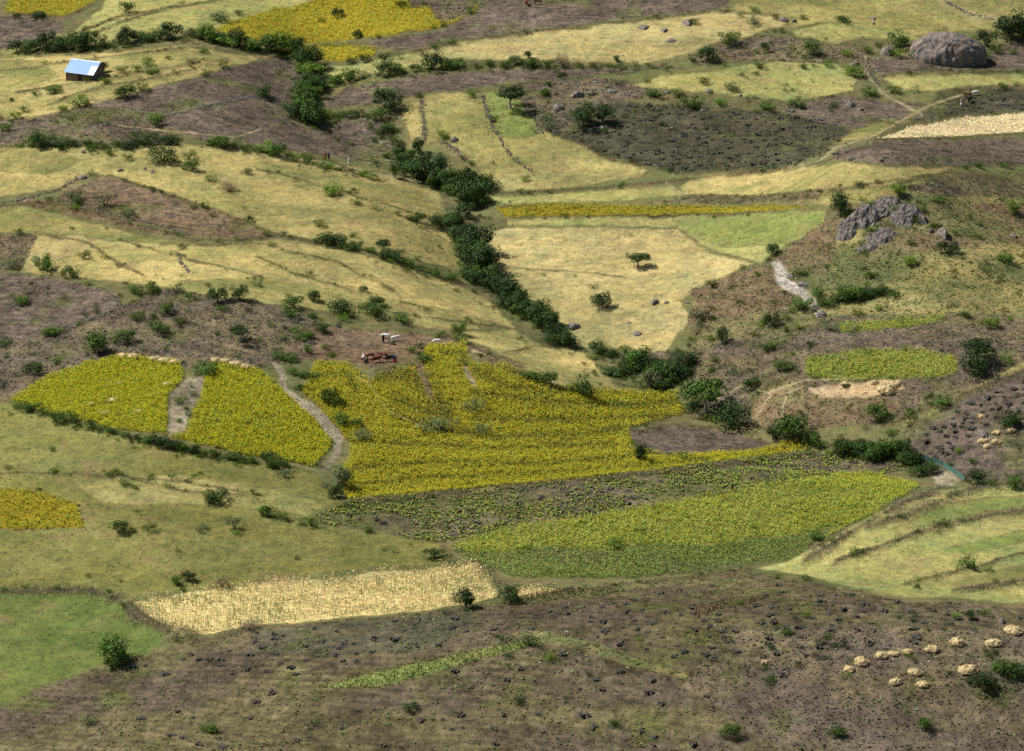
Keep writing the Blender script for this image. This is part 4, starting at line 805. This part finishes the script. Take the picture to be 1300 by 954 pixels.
# loose stones nobody could count
Vs, Fs = [], []; px_, py_ = [], []
for box, n in (((690,100,800,172),170),((975,330,1052,405),260),((1070,255,1165,300),90),((1140,220,1300,252),150),((1090,70,1120,112),70),((540,165,600,210),70),((440,140,510,215),70),((860,42,1010,72),60),((0,370,340,470),110),((880,300,1000,450),110),((760,440,960,520),120),((1180,285,1260,310),30),((80,215,120,245),40),((500,190,560,225),60),((820,110,1100,140),80),((600,790,1300,865),70)):
    px_ += list(rng.uniform(box[0], box[2], n)); py_ += list(rng.uniform(box[1], box[3], n))
sx_, sy_ = hit(px_, py_); sz_ = H(sx_, sy_)
for i in range(len(px_)):
    s3 = np.array([rng.uniform(.25, .9), rng.uniform(.2, .7), rng.uniform(.15, .5)])*rng.choice([.45, .6, .8, 1.1]); Vs.append(ls*s3+[sx_[i], sy_[i], sz_[i]]); Fs.append(lf+i*len(ls))
link('rubble', np_mesh('rubble', np.concatenate(Vs), np.concatenate(Fs)), mat('pale_stone', lambda nt, b: nt.links.new(scalecol(nt, N(nt, 'ShaderNodeRGB').outputs[0], nt.nodes.new('ShaderNodeNewGeometry').outputs['Random Per Island']), b.inputs['Base Color'])), kind='stuff')
bpy.data.materials['pale_stone'].node_tree.nodes['RGB'].outputs[0].default_value = (.42, .38, .33, 1)

# ------------------------------------------------------------------ dark soil heaps on the ploughed fields
def heap_nodes(nt, b):
    L = nt.links.new; tc = nt.nodes.new('ShaderNodeTexCoord'); n = N(nt, 'ShaderNodeTexNoise', Scale=6.0, Detail=4.0); L(tc.outputs['Object'], n.inputs['Vector'])
    r = nt.nodes.new('ShaderNodeValToRGB'); e = r.color_ramp.elements; e[0].position = .4; e[0].color = (.026, .023, .020, 1); e[1].position = .68; e[1].color = (.15, .13, .115, 1); L(n.outputs[0], r.inputs[0]); L(r.outputs[0], b.inputs['Base Color'])
M_heap = mat('dark_soil', heap_nodes, 1.0)
HM = []
for s_ in range(6):
    v, f = lump(120+s_, 3, .9, 3.2, -.12); v[:, 2] *= .55; m_ = np_mesh('soil_heap', v, f); m_.materials.append(M_heap); HM.append(m_)
HF = [('on the heap-dotted grey field right of the paired dark trees', [(715,170),(790,132),(960,142),(1050,152),(1090,168),(1040,200),(990,212),(860,219),(800,206)], 190, 3.4),
      ('on the dark strip above the cream grain', [(1180,140),(1290,118),(1300,140),(1220,146),(1150,158)], 14, 4),
      ('on the plot left of the cream grain', [(1060,195),(1120,186),(1200,184),(1200,205),(1080,205)], 8, 5),
      ('on the mixed field under the great flower field', [(400,660),(560,632),(830,606),(1028,578),(1120,586),(1000,612),(830,640),(600,676)], 62, 7),
      ('on the right ploughed slope beside the straw heaps', [(1170,550),(1210,520),(1300,482),(1300,540),(1240,545),(1190,590)], 46, 6),
      ('on the left part of the foreground ridge', [(130,856),(330,800),(600,775),(640,800),(480,840),(400,862)], 46, 7),
      ('on the middle of the foreground ridge', [(620,800),(760,758),(960,735),(1000,760),(930,840),(860,840),(760,812),(690,800)], 58, 7),
      ('at the bottom of the foreground ridge', [(500,865),(690,820),(800,850),(900,865),(900,950),(200,950),(100,900)], 42, 9),
      ('on the right part of the foreground ridge', [(980,740),(1100,758),(1300,782),(1300,800),(1200,808),(1060,830),(1000,860),(960,840)], 62, 7)]
hp = []
for ph, poly, n, gap in HF:
    a = np.array(poly); got = []; tries = 0
    while len(got) < n and tries < 20000:
        tries += 1; X = random.uniform(a[:, 0].min(), a[:, 0].max()); Yp = random.uniform(a[:, 1].min(), a[:, 1].max())
        if not inside(np.array([X]), np.array([Yp]), poly)[0] or any(abs(X-g[0]) < gap*1.5 and abs(Yp-g[1]) < gap*.75 for g in got): continue
        got.append((X, Yp)); hp.append((X, Yp, random.uniform(.8, 1.6), ph))
hx, hy = hit([h[0] for h in hp], [h[1] for h in hp]); hz = H(hx, hy); orderh = sorted(range(len(hp)), key=lambda i: hy[i]/hp[i][2]**.3); keeph = set(orderh[:290]); Vs, Fs, off = [], [], 0
for i, (X, Yp, wm, ph) in enumerate(hp):
    me = random.choice(HM); a = random.uniform(0, 6.28); sc = (wm, wm*random.uniform(.6, .9), wm*random.uniform(.5, .9))
    if i in keeph:
        o = link('soil_heap', me, label='small dark heap of clods '+ph, category='soil heap', group='dark heaps '+ph); o.location = (hx[i], hy[i], hz[i]+.04); o.rotation_euler = (0, 0, a); o.scale = sc
    else:
        v = np.empty(len(me.vertices)*3, np.float32); me.vertices.foreach_get('co', v); v = v.reshape(-1, 3)*sc; l = np.empty(len(me.loops), np.int32); me.loops.foreach_get('vertex_index', l)
        v = np.c_[v[:, 0]*math.cos(a)-v[:, 1]*math.sin(a), v[:, 0]*math.sin(a)+v[:, 1]*math.cos(a), v[:, 2]]+[hx[i], hy[i], hz[i]+.04]; Vs.append(v); Fs.append(l.reshape(-1, 3)+off); off += len(v)
if Vs: link('soil_heaps', np_mesh('soil_heaps', np.concatenate(Vs), np.concatenate(Fs)), M_heap, kind='stuff')

# ------------------------------------------------------------------ straw heaps
def straw_nodes(nt, b):
    L = nt.links.new; at = N(nt, 'ShaderNodeAttribute', attribute_name='Col'); g = nt.nodes.new('ShaderNodeNewGeometry')
    L(scalecol(nt, at.outputs['Color'], mathn(nt, 'ADD', .8, mathn(nt, 'MULTIPLY', g.outputs['Random Per Island'], .4))), b.inputs['Base Color'])
M_straw = mat('straw', straw_nodes, .9)
SH = []
for s_ in range(5):
    v, f = lump(200+s_, 3, .22, 2.2, -.1); v[:, 2] *= .9; n = 260; k = rng.integers(0, len(v), n); P = v[k]*[1.05, 1.05, 1.0]; P[:, 2] = np.maximum(P[:, 2], .02)
    Vb, Qb, cb = blades(P, .16, .05, jit(np.array([.52, .41, .22]), n, .15), 1.6); tri = np.concatenate([Qb[:, [0, 1, 2]], Qb[:, [0, 2, 3]]])
    V = np.concatenate([v, Vb]); Fq = np.concatenate([f, tri+len(v)]); cc = np.concatenate([jit(np.array([.44, .335, .175]), len(v), .12), cb]); m_ = np_mesh('straw_heap', V, Fq, False, cc); m_.materials.append(M_straw); SH.append(m_)
STR = [(1286,802,28,'in the foreground row, far right at the picture edge'),(1260,818,24,'in the foreground row, second from the right'),(1215,817,20,'in the foreground row, third from the right'),(1182,825,23,'in the foreground row, fourth from the right'),
 (1151,829,17,'in the foreground row, fifth from the right'),(1134,831,16,'in the foreground row, sixth from the right'),(1119,834,18,'in the foreground row, seventh from the right'),(1093,842,22,'in the foreground row, second from its left end'),(1078,851,17,'in the foreground row, at its left end'),
 (1228,852,27,'largest, below the foreground row near the corner bushes'),(1161,855,18,'below the foreground row, middle of three'),(1136,867,18,'below the foreground row, lower left'),(1171,870,20,'below the foreground row, lower right'),
 (1265,550,13,'upper left of the cluster on the right ploughed slope'),(1283,548,15,'upper right of the cluster on the right ploughed slope'),(1248,561,14,'left of the cluster on the right ploughed slope'),(1265,563,15,'middle of the cluster on the right ploughed slope'),(1253,568,11,'lowest of the cluster on the right ploughed slope'),(1247,530,11,'lone small one above the cluster on the right slope'),
 (1136,489,20,'upper right on the threshing floor'),(1126,497,28,'largest, at the right of the threshing floor'),(1110,487,13,'upper middle on the threshing floor'),(1073,489,13,'small one at the back of the threshing floor'),
 (155,455,17,'left end of the top edge, left flower field'),(168,456,17,'second along the top edge, left flower field'),(196,459,15,'third along the top edge, left flower field'),(208,461,15,'fourth along the top edge, left flower field'),(221,463,14,'right end of the top edge, left flower field'),
 (274,461,16,'left end of the top edge, second flower field'),(286,462,16,'second along the top edge, second flower field'),(299,465,16,'third along the top edge, second flower field'),(311,469,14,'right end of the top edge, second flower field'),
 (143,511,10,'larger one amid the left flower field'),(210,491,10,'near the right edge of the left flower field'),(152,490,6,'tiny one high in the left flower field'),(176,526,7,'tiny one low in the left flower field'),(133,528,7,'tiny one beside the hedge, left flower field'),(115,516,6,'tiny leftmost one in the left flower field'),(972,843,14,'pale one left of centre on the foreground ridge')]
qx, qy = hit([t[0] for t in STR], [t[1] for t in STR]); qz = H(qx, qy); _, _, qd = project(qx, qy, qz)
for i, (X, Yp, wp, lab) in enumerate(STR):
    wm = wp*qd[i]/S0*.86; fl = 440 < Yp < 530 and X < 400; o = link('straw_heap', SH[i % 5], label='pale straw heap '+lab, category='straw heap', group='heaps of cut straw')
    o.location = (qx[i], qy[i], qz[i]+(.55 if fl else .05)); o.rotation_euler = (0, 0, random.uniform(-.4, .4)+math.pi*(i % 2)); o.scale = (wm*random.uniform(.9, 1.12), wm*random.uniform(.6, .95), wm*(.55 if fl else random.uniform(.55, .9)))

n = 2600; k = rng.integers(0, len(STR), n); rr = np.array([STR[i][2] for i in k])*qd[k]/S0; a_ = rng.uniform(0, 6.28, n); d_ = rr*np.abs(rng.normal(.3, .35, n)); P = np.c_[qx[k]+d_*np.cos(a_), qy[k]+d_*np.sin(a_)]
P = np.c_[P, H(P[:, 0], P[:, 1])+np.where([440 < STR[i][1] < 530 and STR[i][0] < 400 for i in k], .8, .08)]; V, Q_, c = pads(P, rng.uniform(.08, .22, n), jit(np.array([.50, .39, .20]), n, .2), .4)
link('straw_litter', np_mesh('straw_litter', V, Q_, False, c), M_vc, kind='stuff')

# ------------------------------------------------------------------ the tin-roofed house
def poly_mesh(name, V, Fs):
    me = bpy.data.meshes.new(name); me.from_pydata([tuple(map(float, v)) for v in V], [], Fs); me.update(); return me
def slab(name, corners, th, m_, parent):
    a = np.array(corners, float); n = np.cross(a[1]-a[0], a[-1]-a[0]); n /= np.linalg.norm(n); b_ = a-n*th; k = len(a)
    Fs = [tuple(range(k)), tuple(range(2*k-1, k-1, -1))]+[(i, i+k, (i+1) % k+k, (i+1) % k) for i in range(k)]
    return link(name, poly_mesh(name, np.r_[a, b_], Fs), m_, parent)
def mud_nodes(nt, b):
    L = nt.links.new; tc = nt.nodes.new('ShaderNodeTexCoord'); wv = N(nt, 'ShaderNodeTexWave', Scale=2.6, Distortion=2.0); L(tc.outputs['Object'], wv.inputs['Vector']); n = N(nt, 'ShaderNodeTexNoise', Scale=2.0, Detail=5.0); L(tc.outputs['Object'], n.inputs['Vector'])
    r = nt.nodes.new('ShaderNodeValToRGB'); e = r.color_ramp.elements; e[0].color = (.10, .07, .055, 1); e[1].color = (.27, .20, .16, 1); L(mathn(nt, 'ADD', mathn(nt, 'MULTIPLY', wv.outputs['Fac'], .35), mathn(nt, 'MULTIPLY', n.outputs[0], .65)), r.inputs[0]); L(r.outputs[0], b.inputs['Base Color'])
M_mud = mat('mud_and_poles', mud_nodes, .95)
def tin(name, col, rough):
    def nd(nt, b):
        L = nt.links.new; tc = nt.nodes.new('ShaderNodeTexCoord'); n = N(nt, 'ShaderNodeTexNoise', Scale=1.2, Detail=4.0); L(tc.outputs['Object'], n.inputs['Vector'])
        r = nt.nodes.new('ShaderNodeValToRGB'); e = r.color_ramp.elements; e[0].color = tuple(c*.82 for c in col)+(1,); e[1].color = tuple(min(1, c*1.15) for c in col)+(1,); L(n.outputs[0], r.inputs[0]); L(r.outputs[0], b.inputs['Base Color'])
        b.inputs['Metallic'].default_value = .35
        wv = N(nt, 'ShaderNodeTexWave', Scale=2.2); wv.bands_direction = 'X'; L(tc.outputs['Object'], wv.inputs['Vector']); bp = N(nt, 'ShaderNodeBump', Strength=.4, Distance=.04); L(wv.outputs['Fac'], bp.inputs['Height']); L(bp.outputs[0], b.inputs['Normal'])
    return mat(name, nd, rough, spec=.5)
M_tin = tin('tin_sheet', (.16, .26, .40), .5); M_tin2 = tin('new_tin_sheet', (.72, .82, .88), .4); M_wood = mat('dark_wood', None, .8, (.05, .035, .025))
cx, cy = hit([107.], [103.]); cz = H(cx, cy)[0]; hs = link('house', None, label='small house with blue-grey tin roof and brown mud walls, only building', category='house'); hs.location = (cx[0], cy[0]+2.6, cz-.6); hs.rotation_euler = (0, 0, R(-24)); hs.scale = (1.14, 1.1, 1.05)
LX, LY, WH, RH = 3.2, 2.5, 2.5, 2.0; e_ = .35; RY = .6     # half length, half depth, wall height, ridge rise
Vw = [(-LX,-LY,0),(LX,-LY,0),(LX,LY,0),(-LX,LY,0),(-LX,-LY,WH),(LX,-LY,WH),(LX,LY,WH),(-LX,LY,WH),(LX,RY,WH+RH),(-LX,RY,WH+RH)]
link('wall', poly_mesh('wall', Vw, [(0,1,5,4),(1,2,6,8,5),(2,3,7,6),(3,0,4,9,7),(3,2,1,0)]), M_mud, hs)
dz = RH/(LY+RY)
ro = slab('roof', [(-LX-e_, -LY-e_*1.2, WH-dz*e_*1.2+.1), (LX+e_, -LY-e_*1.2, WH-dz*e_*1.2+.1), (LX+e_, RY, WH+RH+.1), (-LX-e_, RY, WH+RH+.1)], .05, M_tin, hs)
slab('roof_back_slope', [(LX+e_, RY, WH+RH+.09), (LX+e_, LY+e_, WH-.2), (-LX-e_, LY+e_, WH-.2), (-LX-e_, RY, WH+RH+.09)][::-1][::-1], .05, M_tin, hs)
s1 = slab('new_sheet', [(LX-1.1, -LY-.3, WH-dz*.3+.115), (LX+.3, -LY-.3, WH-dz*.3+.115), (LX+.3, -.6, WH+dz*(LY-.6)+.115), (LX-1.1, -.6, WH+dz*(LY-.6)+.115)], .012, M_tin2, ro); s1['label'] = 'brighter newer tin sheet near the right end'
slab('ridge_cap', [(-LX-e_, RY-.14, WH+RH+.04), (LX+e_, RY-.14, WH+RH+.04), (LX+e_, RY+.1, WH+RH+.16), (-LX-e_, RY+.1, WH+RH+.16)], .03, M_tin2, ro)
def boxm(name, x0, x1, y0, y1, z0, z1, m_, parent):
    V = [(x0,y0,z0),(x1,y0,z0),(x1,y1,z0),(x0,y1,z0),(x0,y0,z1),(x1,y0,z1),(x1,y1,z1),(x0,y1,z1)]
    return link(name, poly_mesh(name, V, [(0,3,2,1),(4,5,6,7),(0,1,5,4),(1,2,6,5),(2,3,7,6),(3,0,4,7)]), m_, parent)
boxm('door', -.4, .5, -LY-.04, -LY+.05, 0.5, 2.2, M_wood, hs)
for px0 in (-LX, LX): boxm('corner_post', px0-.08, px0+.08, -LY-.08, -LY+.08, -.6, WH+.05, M_wood, hs)

# ------------------------------------------------------------------ blue-green net fence
M_net = mat('blue_green_netting', None, .7, (.10, .24, .20)); M_post = mat('post_wood', None, .8, (.14, .19, .15))
q = np.array(w_line([(1158,580),(1178,586),(1196,592),(1212,602),(1224,611)])); o0 = q[0]; z0 = H(*[np.array([a]) for a in o0])[0]
fe = link('fence', None, label='low blue-green net fence curving above the lower right terraces', category='fence'); fe.location = (o0[0], o0[1], z0)
zz = H(q[:, 0], q[:, 1])-z0; Vn, Fn = [], []
for i in range(len(q)-1):
    for k in range(14):
        for tpos in (0,):
            t0, t1 = k/14, (k+.55)/14
            for (ta, tb, za, zb) in ((t0, t1, 0.05, 1.0),):
                pa, pb = q[i]+(q[i+1]-q[i])*ta-o0, q[i]+(q[i+1]-q[i])*tb-o0; ha, hb = zz[i]+(zz[i+1]-zz[i])*ta, zz[i]+(zz[i+1]-zz[i])*tb
                b0 = len(Vn); Vn += [(*pa, ha+za), (*pb, hb+za), (*(pb+[.1, .05]), hb+zb+random.uniform(-.1, .1)), (*pa, ha+zb)]; Fn.append((b0, b0+1, b0+2, b0+3))
for i in range(len(q)-1):
    for hh in (.3, .65, 1.0):
        b0 = len(Vn); pa, pb = q[i]-o0, q[i+1]-o0; Vn += [(*pa, zz[i]+hh-.06), (*pb, zz[i+1]+hh-.06), (*pb, zz[i+1]+hh+.06), (*pa, zz[i]+hh+.06)]; Fn.append((b0, b0+1, b0+2, b0+3))
link('netting', poly_mesh('netting', Vn, Fn), M_net, fe)
for i in range(len(q)):
    p = q[i]-o0; V, Qp = tube([(p[0], p[1]-.05, zz[i]-.3), (p[0], p[1]-.05, zz[i]+1.2)], [.09, .07], 6); link('post', np_mesh('post', V, Qp), M_post, fe)

# ------------------------------------------------------------------ animals and people (skin-modifier bodies)
def skinned(name, verts, edges, radii, root=0, sub=1):
    me = bpy.data.meshes.new(name); me.from_pydata(verts, edges, []); o = bpy.data.objects.new('tmp', me); COL.objects.link(o)
    m = o.modifiers.new('s', 'SKIN'); m.use_smooth_shade = True; sv = me.skin_vertices[0].data
    for i, r_ in enumerate(radii): sv[i].radius = (r_, r_) if not isinstance(r_, tuple) else r_; sv[i].use_root = i == root
    s = o.modifiers.new('u', 'SUBSURF'); s.levels = s.render_levels = sub
    dg = bpy.context.evaluated_depsgraph_get(); dg.update(); out = bpy.data.meshes.new_from_object(o.evaluated_get(dg)); out.name = name; bpy.data.objects.remove(o); bpy.data.meshes.remove(me); return out
def cow_mesh(graze):
    hd = [(1.28, 0, .62), (1.45, 0, .32)] if graze else [(1.32, 0, 1.38), (1.60, 0, 1.26)]
    nk = (1.02, 0, .98) if graze else (1.02, 0, 1.22)
    v = [(0, 0, 1.0), (.45, 0, 1.03), (.78, 0, 1.08), nk, hd[0], hd[1], (-.5, 0, 1.02), (-.8, 0, 1.02), (-.93, 0, .8), (-.95, 0, .45)]
    e = [(0, 1), (1, 2), (2, 3), (3, 4), (4, 5), (0, 6), (6, 7), (7, 8), (8, 9)]; r = [(.33, .36), (.31, .36), (.24, .34), .17, .13, .08, (.29, .31), (.2, .22), .035, .045]
    for sx_, sy_, fr in ((.62, .19, 2), (.62, -.19, 2), (-.66, .19, 6), (-.66, -.19, 6)):
        b = len(v); dx = random.uniform(-.06, .06)
        if fr == 6: v += [(sx_, sy_, .74), (sx_+.04, sy_, .55), (sx_-.1, sy_, .40), (sx_-.05+dx, sy_, .08)]; r += [.15, .09, .06, .055]
        else: v += [(sx_, sy_, .72), (sx_, sy_, .52), (sx_+.02, sy_, .36), (sx_+dx, sy_, .08)]; r += [.12, .08, .06, .055]
        e += [(fr, b), (b, b+1), (b+1, b+2), (b+2, b+3)]
    return skinned('body', v, e, r), hd[0]
def coat(name, a, b_=None, thr=.5):
    def nd(nt, b):
        if b_ is None: return
        L = nt.links.new; tc = nt.nodes.new('ShaderNodeTexCoord'); n = N(nt, 'ShaderNodeTexNoise', Scale=1.6, Detail=1.0); L(tc.outputs['Object'], n.inputs['Vector']); r = nt.nodes.new('ShaderNodeValToRGB'); e = r.color_ramp.elements; r.color_ramp.interpolation = 'CONSTANT'; e[0].color = (*a, 1); e[1].position = thr; e[1].color = (*b_, 1); L(n.outputs[0], r.inputs[0]); L(r.outputs[0], b.inputs['Base Color'])
    return mat(name, nd, .7, a)
M_horn = mat('horn', None, .5, (.35, .30, .22)); CT = dict(white=coat('white_coat', (.72, .71, .67)), black=coat('black_coat', (.012, .011, .012)), red=coat('dark_red_coat', (.13, .035, .02)), pied=coat('brown_white_coat', (.17, .055, .03), (.8, .78, .74), .53), brown=coat('brown_coat', (.20, .085, .045)))
CM = [cow_mesh(False), cow_mesh(True)]
def horns(hd):
    ps = [tube([(hd[0]-.02, s*.07, hd[2]+.08), (hd[0]-.02, s*.2, hd[2]+.2), (hd[0]+.02, s*.2, hd[2]+.4)], [.03, .025, .008], 5) for s in (-1, 1)]
    return [np_mesh('horn', *p, True) for p in ps]
HR = [horns(c[1]) for c in CM]
COWS = [(461,459,'pied',0,95,'brown and white cow at the left end of the herd'),(470,456,'brown',1,-160,'brown cow second from the left in the herd'),(478,460,'red',0,15,'dark red cow in the middle of the herd'),(487,455,'red',1,150,'dark red cow right of the herd middle'),(495,459,'black',1,10,'black cow at the right end of the herd'),
 (490,430,'white',1,170,'white cow grazing above the herd, beside a small bush'),(501,433,'white',0,20,'white cow half hidden behind a small bush'),(555,437,'white',1,190,'white cow alone at the upper edge of the flower field'),
 (668,7,'red',0,95,'dark cow seen at the top edge, left of the brown cow'),(683,6,'brown',0,185,'brown cow at the top edge on the grey ploughed field'),
 (1229,124,'brown',0,185,'brown cow right of the path above the cream grain'),(1231,130,'black',1,70,'black cow in front of the brown cow above the cream grain'),(1238,121,'white',1,10,'small white calf behind the black and brown cows')]
ax, ay = hit([c[0] for c in COWS], [c[1] for c in COWS]); az = H(ax, ay)
for i, (X, Yp, ct, gz_, ang, lab) in enumerate(COWS):
    o = link('cow', None, label=lab, category='cow', group='cattle grazing on the slopes'); o.location = (ax[i], ay[i], az[i]-.02); o.rotation_euler = (0, 0, R(ang)); s = (.88 if ct == 'white' else 1.05) if 'calf' not in lab else .9; o.scale = (s, s, s)
    me = CM[gz_][0].copy(); me.materials.clear(); me.materials.append(CT[ct]); link('body', me, None, o)
    for hm in HR[gz_]: link('horn', hm, M_horn, o)
gx_, gy_ = hit([497., 1221.], [436., 134.])
def person(X, Yp, top, skirt, lab, stride=.12, hat=None):
    x_, y_ = hit([float(X)], [float(Yp)]); z_ = H(x_, y_)[0]
    o = link('person', None, label=lab, category='person'); o.location = (x_[0], y_[0], z_); o.rotation_euler = (0, 0, random.uniform(-.6, .6))
    v = [(0,0,.95),(0,0,1.15),(0,0,1.38),(0,0,1.50),(0,-.01,1.62),(0,0,1.72)]; e = [(0,1),(1,2),(2,3),(3,4),(4,5)]; r = [(.16,.11),(.14,.10),(.17,.11),.055,.09,.06]
    for s in (-1, 1):
        b = len(v); v += [(s*.10,0,.88),(s*.11,s*stride,.48),(s*.11,s*stride*1.4,.08),(s*.11,s*stride*1.4-.14,.04)]; e += [(0,b),(b,b+1),(b+1,b+2),(b+2,b+3)]; r += [.10,.07,.045,.035]
        b = len(v); v += [(s*.22,0,1.36),(s*.27,.03,1.08),(s*.25,-.12,.88),(s*.24,-.16,.80)]; e += [(2,b),(b,b+1),(b+1,b+2),(b+2,b+3)]; r += [.055,.045,.035,.04]
    link('body', skinned('body', v, e, r), M_skin, o)
    def lathe(nm, prof, m_, off=(0, 0)):
        V = []; Q = []
        for i, (zz_, rx_, ry_) in enumerate(prof):
            for k in range(16): a = k*math.pi/8; w_ = 1+.06*math.sin(3*a+i); V.append((off[0]+rx_*w_*math.cos(a), off[1]+ry_*w_*math.sin(a), zz_))
            if i: Q += [((i-1)*16+k, (i-1)*16+(k+1) % 16, i*16+(k+1) % 16, i*16+k) for k in range(16)]
        return link(nm, np_mesh(nm, V, Q, True), m_, o)
    lathe('shirt', [(.92,.19,.15),(1.1,.18,.14),(1.3,.225,.15),(1.42,.20,.13),(1.49,.08,.08)], top); lathe('skirt', [(.28,.30,.26),(.6,.26,.21),(.95,.18,.14)], skirt)
    for s in (-1, 1): link('sleeve', np_mesh('sleeve', *tube([(s*.17,0,1.42),(s*.24,.01,1.32),(s*.275,.03,1.1)], [.07,.07,.06], 8), True), top, o)
    lathe('headscarf' if hat else 'hair', [(1.56,.09,.10),(1.66,.115,.12),(1.74,.10,.105),(1.79,.04,.04)], hat or M_hair, (0, .03))
    return o
M_skin = mat('skin', None, .6, (.10, .05, .03)); M_hair = mat('hair', None, .8, (.01, .009, .008))
cl = lambda n, c: mat(n, None, .85, c)
c_blue, c_red, c_dark, c_white, c_pink = cl('blue_cloth', (.02, .05, .16)), cl('red_cloth', (.40, .02, .05)), cl('dark_cloth', (.02, .02, .03)), cl('white_cloth', (.7, .7, .68)), cl('pink_cloth', (.75, .42, .40))
person(501, 461, c_blue, c_red, 'person in blue top and red skirt standing right of the herd', hat=c_blue)
person(486.5, 435, c_dark, c_dark, 'person in dark clothes standing below the grazing white cow')
person(413, 203, c_red, c_red, 'person in red clothes walking on the hedge-lined footpath', hat=c_red)
person(417.5, 203, c_blue, c_dark, 'person in blue clothes walking just behind the one in red')
person(443, 209, c_white, c_white, 'person in white clothes alone on the hedge-lined footpath', hat=c_white)
person(1220.5, 134, c_pink, c_white, 'person in pink beside the black cow above the cream grain', hat=c_pink)
ox, oy = hit([497.], [436.]); ob = link('bush', BUSH['m'][0], label='small green bush in front of the two white cows', category='bush'); ob.location = (ox[0], oy[0]-.6, H(ox, oy)[0]-.05); ob.scale = (1.7, 1.5, 1.5)
print('heaps', len(hp), 'bushes', len(allb), 'verts', len(Vg))
